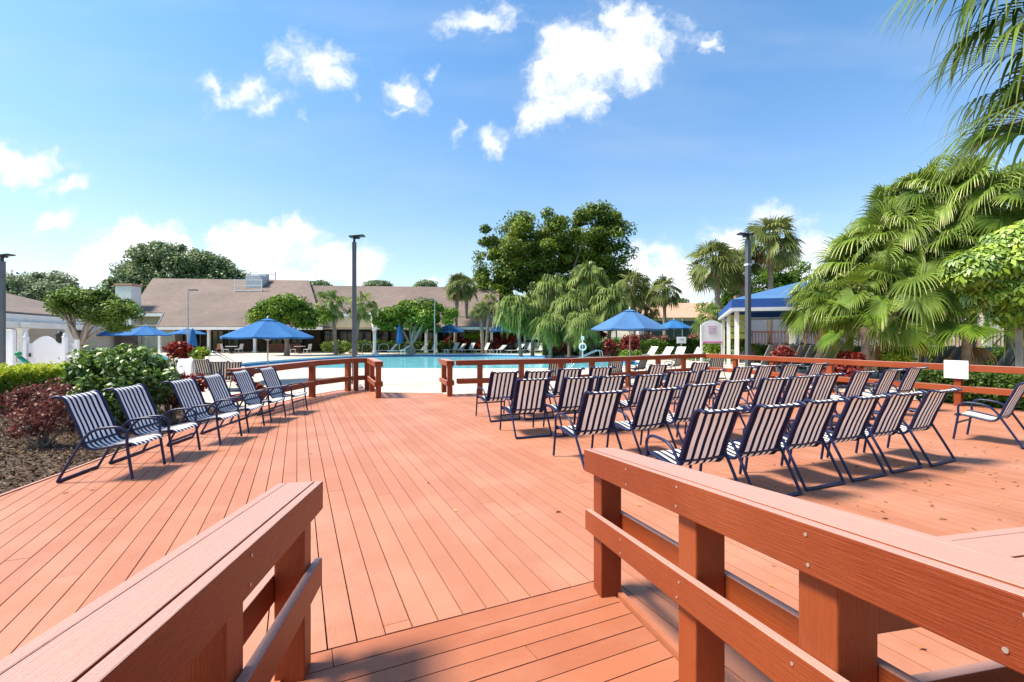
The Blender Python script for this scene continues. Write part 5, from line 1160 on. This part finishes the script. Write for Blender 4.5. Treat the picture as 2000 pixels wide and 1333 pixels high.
def palm(name, label, px, d, py, nf=34, lp=1.1, lb=1.0, mat='lf_palm', nseg=14, J=4, droop=.8, trunk_r=.17, dead=8, elmin=-40, elmax=80, lean=0.0, group='fan palms around the pool', bark='palmbark', two=None, sag=.35, deadmat='lf_dead', wseg=1.0, tint0=.28, base=None, edrop=.3):
    b = base or XY(px + lean, d); root = empty(name, b); tag(root, label, 'palm tree', group)
    c = P(px, py, d) - b
    V, Fq, T = fan_crown(tuple(c), nf, lp, lb, nseg, J, droop, elmin, elmax, sag, wseg=wseg, tint0=tint0, roll=0.45, edrop=edrop)
    raw_mesh('crown', V, Fq, T, M[mat], root)
    if dead:
        V, Fq, T = fan_crown(tuple(c - Vector((0, 0, .1))), dead, lp * .75, lb * .75, max(8, nseg // 2), 3, 1.5, -80, -45, .3, phim=70, tint0=.3); raw_mesh('dead_fronds', V, Fq, T, M[deadmat], root)
    m = MB(); n = 14; pts = [Vector((c.x * (i / n) ** 1.6, c.y * (i / n), c.z * i / n)) for i in range(n + 1)]
    rad = [trunk_r * (1.35 if i == 0 else 1.0 - .12 * (i % 2) + (.25 if i > n - 3 else 0)) for i in range(n + 1)]; m.tube(pts, rad, 10); m.build('trunk', M[bark], root, fix=False)
    return root
PM = [ # px, py(crown centre), d, nf, lp, lb, mat, droop, label, lean
    (895, 556, 50, 40, 1.0, 1.15, 'lf_palm', .7, 'sabal palm with a pale crown left of the very large tree', -6),
    (913, 560, 52, 24, .8, 1.0, 'lf_palm', .7, 'sabal palm leaning behind the pale crowned palm', -4),
    (647, 590, 44, 34, 1.0, 1.05, 'lf_weep', .9, 'palm left of the dark lamp post, over the low green shrub', 9),
    (706, 592, 45, 30, 1.0, 1.05, 'lf_weep', .9, 'palm directly behind the dark lamp post', -12),
    (937, 605, 47, 28, .7, .8, 'lf_palm', .6, 'small palm right of the sabal palms, above the golden hedge', 6),
    (958, 590, 49, 24, .8, .9, 'lf_palm', .7, 'dark stemmed palm at the left foot of the very large tree', -8),
    (1003, 604, 40, 44, .95, 1.45, 'lf_weep', 2.3, 'weeping palm with drooping tips, leftmost of the central clump', 14),
    (1078, 566, 43, 50, 1.1, 1.55, 'lf_weep', 2.4, 'tall weeping palm in the middle of the central clump', 0),
    (1150, 546, 43, 54, 1.2, 1.6, 'lf_weep', 2.4, 'tallest weeping palm of the central clump', 0),
    (1040, 612, 41, 40, .9, 1.4, 'lf_weep', 2.0, 'short weeping palm between the leftmost and the middle one of the clump', 0),
    (1112, 596, 40, 46, 1.0, 1.5, 'lf_weep', 2.2, 'weeping palm filling the heart of the clump', 0),
    (1190, 588, 40, 46, 1.0, 1.5, 'lf_weep', 2.2, 'weeping palm directly above the left half of the faded umbrella', 0),
    (1075, 636, 38, 36, .85, 1.2, 'lf_weep', 1.6, 'low weeping palm over the gap between loungers and life ring', 0),
    (1135, 632, 37, 40, .9, 1.25, 'lf_weep', 1.7, 'low weeping palm just above the life ring', 0),
    (1238, 560, 50, 50, 1.3, 1.5, 'lf_palm', 1.0, 'dark palm above the peak of the large faded umbrella', 0),
    (1297, 565, 46, 36, 1.0, 1.15, 'lf_palm', .9, 'slim twin stemmed looking palm left of the bright gap of sky', 2),
    (1262, 600, 52, 30, 1.0, 1.1, 'lf_palm', 1.0, 'short dark palm under the slim palm', 0),
    (1392, 510, 36, 44, 1.2, 1.35, 'lf_palm', .6, 'tall sabal palm left of the right lamp post', 18),
    (1440, 520, 37, 34, 1.1, 1.2, 'lf_palm', .8, 'sabal palm with brown fronds directly behind the right lamp post', 22),
    (1507, 468, 35, 50, 1.3, 1.45, 'lf_palm', .6, 'tallest sabal palm right of the lamp post', -4),
    (1390, 620, 34, 30, .8, .95, 'lf_weep', .8, 'small bright palm behind the white signboard', 0),
]
for i, (px, py, d, nf, lp_, lb_, mt, dr_, lab, lean) in enumerate(PM):
    palm('fan_palm', lab, px, d, py, nf=nf, lp=lp_, lb=lb_, mat=mt, droop=dr_, lean=lean, nseg=16 if d > 37 else 20, J=4, trunk_r=.17 if 'sabal' not in lab else .2, dead=(14 if 'brown' in lab else 7), elmin=-62 if mt == 'lf_weep' else -45, deadmat='lf_deadgold' if mt == 'lf_weep' else 'lf_dead')
# big fountain palms at the right, near
NP = [(1905, 400, 16.5, 62, 1.45, 1.35, 'tall fountain palm with the highest crown at the right'), (1800, 415, 17.5, 62, 1.4, 1.35, 'tall fountain palm, highest crown left of the hanging fronds'), (1735, 490, 17, 58, 1.3, 1.25, 'fountain palm crown in the middle of the right clump'), (1965, 440, 15.5, 50, 1.5, 1.3, 'fountain palm at the right edge above the lime green tree'),
      (1840, 520, 16, 54, 1.35, 1.25, 'fountain palm over the lime green tree, left of it'), (1665, 560, 17.5, 50, 1.3, 1.2, 'fountain palm reaching furthest left over the blue canopy'), (1615, 596, 17, 36, .95, 1.0, 'low fountain palm at the left foot of the clump'),
      (1745, 590, 15.5, 36, 1.25, 1.2, 'fountain palm with a yellow fan frond above the white post')]
for (px, py, d, nf, lp_, lb_, lab) in NP:
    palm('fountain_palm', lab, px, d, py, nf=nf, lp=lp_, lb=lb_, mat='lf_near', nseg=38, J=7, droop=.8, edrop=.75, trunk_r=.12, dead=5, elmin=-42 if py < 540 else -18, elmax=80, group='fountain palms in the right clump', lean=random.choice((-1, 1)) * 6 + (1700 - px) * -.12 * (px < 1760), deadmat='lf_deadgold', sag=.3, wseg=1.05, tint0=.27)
palm('fountain_palm', 'low dark green fan palm with a stiff half circle frond, right of the white post', 1888, 14.2, 640, nf=11, lp=.9, lb=1.1, mat='lf_round', nseg=36, J=6, droop=.35, trunk_r=.13, dead=3, elmin=-5, elmax=60, group='fountain palms in the right clump', sag=.3)
palm('fountain_palm', 'low dark green fan palm with spiky fronds left of the white post', 1690, 15, 640, nf=12, lp=.8, lb=.95, mat='lf_round', nseg=34, J=6, droop=.5, trunk_r=.13, dead=3, elmin=-5, elmax=65, group='fountain palms in the right clump', sag=.3)
# palm whose fronds hang into the top right corner
b = Vector((9.1, 6.9, 0)); palm('overhanging_palm', 'palm outside the frame whose long fronds hang into the top right corner', 0, 1, 0, group=None, base=b) if False else None
root = empty('overhanging_palm', (8.9, 6.6, GZ)); tag(root, 'palm whose long dark fronds hang into the top right corner', 'palm tree')
parts = []
cpt = np.array([0, 0, 6.4])
for (tx, td, ty, ll, dr_, az) in [(1880, 6.3, 20, 1.5, 1.7, 0), (1960, 6.0, 10, 1.6, 1.8, 0), (1975, 6.2, 150, 1.8, .8, 0), (2005, 6.6, 190, 1.7, .5, 0), (2000, 5.8, 240, 1.6, 1.0, 0), (2010, 6.4, 60, 1.8, .9, 0), (1960, 6.9, 290, 1.5, 1.3, 0), (2030, 6.0, 330, 1.6, 1.4, 0), (1930, 7.0, 250, 1.2, 1.7, 0), (1950, 6.5, 90, 1.7, 1.5, 0), (1985, 6.3, 215, 1.8, .7, 0)]:
    hubp = P(tx + 55, ty - 60, td) - Vector((8.9, 6.6, GZ))
    dirv = (Vector(cpt) - hubp); dist = dirv.length
    st = RG.normal(size=3) * .05
    v, f, t = fan_crown((0, 0, 0), 1, .02, ll, 44, 8, dr_, 0, 1, .1, phim=120, tint0=.2, tiplight=.4, wseg=.9, roll=.35)
    # orient: blade axis from the crown outward (local frame rotated about z towards the hub)
    azh = math.atan2(-dirv.y, -dirv.x); a_now = math.atan2(*(np.mean(v[10:], axis=0)[[1, 0]])); R = np.array(Matrix.Rotation(azh - a_now, 3, 'Z')); v = v @ R.T + np.array(hubp); parts.append((v, f, t))
    pt = np.linspace(0, 1, 7)[:, None]; line = np.array(cpt)[None] * (1 - pt) + np.array(hubp)[None] * pt; line[:, 2] += np.sin(np.pi * pt[:, 0]) * dist * .1
    w = np.array([0.0, 0.0, .03]); pv = np.concatenate([line - w, line + w]); pf = np.array([[i, i + 1, i + 8, i + 7] for i in range(6)]); parts.append((pv, pf, np.full(len(pv), .6)))
V, Fq, T = merge(parts); raw_mesh('fronds', V, Fq, T, M['lf_near'], root)
m = MB(); m.tube([(0, 0, 0), (.05, 0, 3), (0, 0, 6.5)], [.22, .17, .2], 12); m.build('trunk', M['palmbark'], root)

# lime green schefflera tree at right edge
def whorls(c, r, n, size, rng=RG, k=7):
    """umbrella shaped whorls of leaflets"""
    n_ = n; D = unit(rng.normal(size=(n_, 3))); D[:, 2] = D[:, 2] * .9 + .12; C = np.array(c) + D * np.array(r) * rng.uniform(.55, 1.0, (n_, 1)); ax = unit(D + np.array([0, 0, .8]) + rng.normal(size=(n_, 3)) * .25)
    V = []; T = []
    t0 = unit(np.cross(ax, rng.normal(size=(n_, 3)))); t1 = np.cross(ax, t0); tint = rng.uniform(.1, .9, n_)
    for j in range(k):
        a = 2 * math.pi * j / k; d = t0 * math.cos(a) + t1 * math.sin(a); w = np.cross(ax, d); L = (size * rng.uniform(.8, 1.15, n_))[:, None]
        p0 = C + d * L * .15; p1 = C + d * L * .65 + w * L * .21 - ax * L * .05; p2 = C + d * L * 1.1 - ax * L * .32; p3 = C + d * L * .65 - w * L * .21 - ax * L * .05
        V.append(np.stack([p0, p1, p2, p3], 1)); T.append(np.repeat(tint[:, None] + rng.uniform(-.1, .1, (n_, 1)), 4, 1))
    V = np.concatenate(V).reshape(-1, 3); T = np.concatenate(T).reshape(-1); return V, np.arange(len(V)).reshape(-1, 4), T
root = empty('umbrella_tree', XY(1992, 11.8)); tag(root, 'lime green broad leaved tree at the right edge below the palms', 'tree'); pr = []
base = XY(1992, 11.8)
for (x, y, rx, ry, n_) in [(1945, 520, 70, 38, 330), (2010, 490, 80, 50, 420), (1905, 535, 50, 30, 190), (1970, 575, 70, 34, 330), (2040, 560, 70, 60, 300), (1885, 515, 28, 18, 90), (1985, 610, 45, 26, 160), (2030, 470, 60, 40, 200)]:
    c = P(x, y, 11.8) - base; pr.append(whorls(tuple(c), (rx / F * 11.8, rx / F * 11.8 * .9, ry / F * 11.8 * 1.15), int(n_ * 1.9), .21))
V, Fq, T = merge(pr); raw_mesh('crown', V, Fq, T, M['lf_lime'], root)
m = MB(); ft = P(1990, 640, 11.8) - base; m.tube([(0, 0, 0), ft * .6, ft], [.09, .07, .065], 10)
for (x, y) in [(1945, 530), (2010, 500), (1905, 540), (1970, 585), (2040, 560)]:
    pts, r_ = limb(ft, P(x, y, 11.8) - base, .07, .02); m.tube(pts, r_, 6, cap=False)
m.build('trunk', M['palebark'], root, fix=False)

def bush(name, label, px, d, lobes_px, mat, nclump, nleaf, size, clump_r, cat='shrub', group=None, up=.5, aspect=.55, hollow=.5, z=GZ, stem=True, depth=.8):
    base = XY(px, d, z); root = empty(name, base); tag(root, label, cat, group); lob = []
    for (x, y, rx, ry) in lobes_px:
        c = P(x, y, d) - base; r = rx / F * d; lob.append((tuple(c), (r, r * depth, ry / F * d)))
    V, Fq, T, CC = crown(lob, nclump, nleaf, size, clump_r, up=up, aspect=aspect, hollow=hollow, flat=.9)
    V[:, 2] = np.maximum(V[:, 2], .01)
    raw_mesh('foliage', V, Fq, T, mat, root)
    m = MB()
    for i in RG.choice(len(CC), min(8, len(CC)), replace=False):
        c = CC[i]; pts, r_ = limb((random.uniform(-.08, .08), random.uniform(-.08, .08), 0), c, .022 + .004 * d / 5, .006, .08); m.tube(pts, r_, 5, cap=False)
    m.build('stems', M['bark'], root, fix=False)
    return root
bush('green_bush', 'big dense green bush behind the left line of chairs', 235, 8.6, [(235, 735, 88, 52), (190, 730, 55, 40), (280, 745, 55, 45), (230, 770, 95, 45)], M['lf_bush'], 240, 15000, .10, .2, z=-.05, depth=.7)
bush('red_bush', 'sparse copper red bush nearest on the mulch at the left', 85, 7.0, [(85, 805, 45, 32), (120, 785, 26, 30), (60, 830, 38, 28), (110, 832, 36, 24)], M['lf_maroon'], 70, 1700, .062, .11, z=-.05, up=.2)
bush('red_bush', 'second copper red bush between the hedge and the green bush', 60, 8.2, [(70, 775, 40, 22), (35, 790, 40, 22), (110, 768, 26, 22)], M['lf_maroon'], 60, 2000, .065, .13, z=-.05, up=.2)
bush('red_bush', 'red plant behind the fourth and fifth left chairs', 372, 11.5, [(360, 745, 26, 14), (385, 750, 22, 14)], M['lf_red'], 30, 900, .12, .14, up=.2)
bush('red_bush', 'red plant under the big green bush beside the third chair', 332, 8.9, [(335, 775, 18, 26)], M['lf_maroon'], 22, 700, .09, .12, z=-.05, up=.2)
bush('red_bush', 'orange red plant between the last two chairs of the left line', 506, 11.5, [(508, 760, 14, 24), (480, 740, 14, 20)], M['lf_red'], 22, 600, .12, .12, up=.2)
bush('red_bush', 'round dark red shrub in front of the closed umbrella', 350, 24, [(352, 685, 20, 14)], M['lf_red'], 40, 1600, .2, .22)
bush('green_bush', 'small yellow green bromeliad beside the round red shrub', 391, 24, [(391, 690, 13, 8)], M['lf_gold'], 16, 500, .25, .2)
def hedge(name, label, px0, px1, d0_, d1_, yt, mat, w, nleaf, size, group=None, golden=False, yb=None):
    a = XY(px0, d0_); b = XY(px1, d1_); root = empty(name, a); tag(root, label, 'hedge', group); dm = (d0_ + d1_) / 2
    h = max(.25, EYE + (HY - yt) / F * dm - GZ); n = nleaf; L = b - a
    t = RG.uniform(0, 1, n); face = RG.uniform(0, 1, n); s = RG.uniform(-1, 1, n); z = RG.uniform(0, 1, n) ** .8
    top = face < .45; z[top] = RG.uniform(.9, 1.03, top.sum()); s[~top] = np.sign(s[~top]) * RG.uniform(.85, 1.02, (~top).sum())
    bumpy = 1 + .06 * np.sin(t * 37) + .05 * np.sin(t * 91 + 2)
    nd = np.array(L.normalized()); sd = np.array([-nd[1], nd[0], 0])
    C = np.array(L)[None] * t[:, None] + sd * (s * w / 2 * bumpy)[:, None] + np.array([0, 0, 1.0]) * (z * h * bumpy)[:, None] + RG.normal(size=(n, 3)) * size * .5
    nn_ = unit(sd * (s * (~top))[:, None] + np.array([0, 0, 1.0]) * (top * 1.0)[:, None] + RG.normal(size=(n, 3)) * .6)
    T = RG.uniform(0, .5, n) if not golden else np.clip(z - .55, 0, 1) * 1.6 + RG.uniform(-.1, .35, n)
    V, Fq, T = leaves(C, nn_, size, .55, T); raw_mesh('foliage', V, Fq, T, mat, root)
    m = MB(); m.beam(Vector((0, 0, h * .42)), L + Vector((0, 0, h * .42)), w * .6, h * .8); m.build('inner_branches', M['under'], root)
hedge('clipped_hedge', 'clipped hedge with yellow green top at the left edge', -40, 150, 10.2, 11.5, 724, M['lf_gold'], 1.3, 17000, .075, golden=True)
hedge('clipped_hedge', 'golden topped hedge across the pool above the croton bed', 908, 985, 51.5, 51.5, 655, M['lf_gold'], 1.4, 4500, .2, golden=True)
gC = 'crotons and copperleaf planted across the pool'
for i, (px, d, x, y, rx, ry, lb) in enumerate([(905, 51, 893, 668, 26, 8, 'orange red croton left of the golden hedge'), (955, 50.5, 960, 670, 30, 11, 'red croton bed in front of the golden hedge'), (1000, 51, 985, 665, 18, 12, 'dark red croton under the umbrella across the pool'), (1100, 41, 1100, 675, 22, 11, 'dark red croton left of the life ring'), (1190, 36, 1190, 680, 8, 16, 'upright dark red plant right of the life ring'), (1230, 36, 1230, 672, 14, 15, 'tall red cordyline behind the large umbrella pole'), (1270, 44, 1275, 665, 45, 8, 'maroon hedge behind the loungers at the deck corner'), (1362, 40, 1362, 662, 16, 7, 'maroon shrub left of the white signboard'), (1160, 40, 1160, 655, 22, 10, 'orange tinged croton under the weeping palms'), (1535, 17, 1530, 694, 8, 6, 'red plant in front of the white edged loungers'), (1655, 15, 1660, 704, 16, 7, 'red plant at the foot of the spiky palm'), (1625, 14.6, 1650, 730, 26, 16, 'deep red croton just outside the right railing')]):
    bush('croton', lb, px, d, [(x, y, rx, ry)], M['lf_red'] if 'maroon' not in lb else M['lf_maroon'], 30, 1300, .1 + d * .004, .14 + d * .006, group=gC)
gG = 'green hedges and low shrubs across the pool'
hedge('green_hedge', 'low green hedge behind the pale loungers across the pool', 700, 900, 50.5, 50.5, 669, M['lf_green'], 1.2, 6000, .2, gG)
hedge('green_hedge', 'green hedge left of the life ring', 1060, 1200, 43, 43, 672, M['lf_green'], 1.4, 6000, .2, gG)
hedge('green_hedge', 'green hedge behind the white loungers at the deck corner', 1190, 1420, 39, 38, 668, M['lf_round'], 1.6, 10000, .18, gG)
hedge('green_hedge', 'green hedge behind the grey loungers under the blue canopy', 1470, 1660, 26.5, 25.5, 679, M['lf_green'], 1.4, 9000, .14, gG)
hedge('green_hedge', 'green hedge in front of the pink building balustrade', 1660, 2080, 24, 22, 684, M['lf_green'], 1.6, 16000, .13, gG)
hedge('green_hedge', 'leafy ground shrubs just outside the right deck railing', 1815, 2060, 12.3, 10.3, 735, M['lf_green'], 1.2, 14000, .085, gG)
bush('green_bush', 'low dark shrub at the foot of the palm beside the lamp post', 665, 46, [(665, 677, 34, 9)], M['lf_dark'], 40, 2200, .2, .4)
bush('green_bush', 'yellow green shrub left of the red plants by the spiky palm', 1752, 14.8, [(1752, 700, 20, 12)], M['lf_gold'], 24, 900, .14, .18)
bush('green_bush', 'bright shrub at the foot of the white signboard', 1395, 30, [(1395, 682, 22, 9)], M['lf_round'], 30, 1500, .16, .3)
bush('green_bush', 'green shrub behind the white canopy posts', 1448, 29, [(1448, 665, 16, 20)], M['lf_green'], 36, 1800, .16, .3)
bush('green_bush', 'flowering low shrub before the tall red cordyline', 1232, 34, [(1232, 693, 24, 6)], M['lf_round'], 24, 1200, .16, .25)
for i, (px, d, lb) in enumerate([(688, 15.0, 'rubble stones at the foot of the left lamp post'), (690, 48.2, 'pale boulder beside the low dark shrub')]):
    root = empty('rock', XY(px, d)); tag(root, lb, 'rock'); m = MB()
    for k in range(3):
        prof = [(.12, 0), (.2, .06), (.18, .16), (.06, .24)]; m.lathe((random.uniform(-.3, .3), random.uniform(-.15, .15), -.02 - .003 * k), [(r * random.uniform(.7, 1.2) * (1 + i), z * (1 + i)) for r, z in prof], 9)
    m.build('stone', M['stone'], root)
print('objects', len(bpy.data.objects), 'polys', sum(len(m.polygons) for m in bpy.data.meshes))
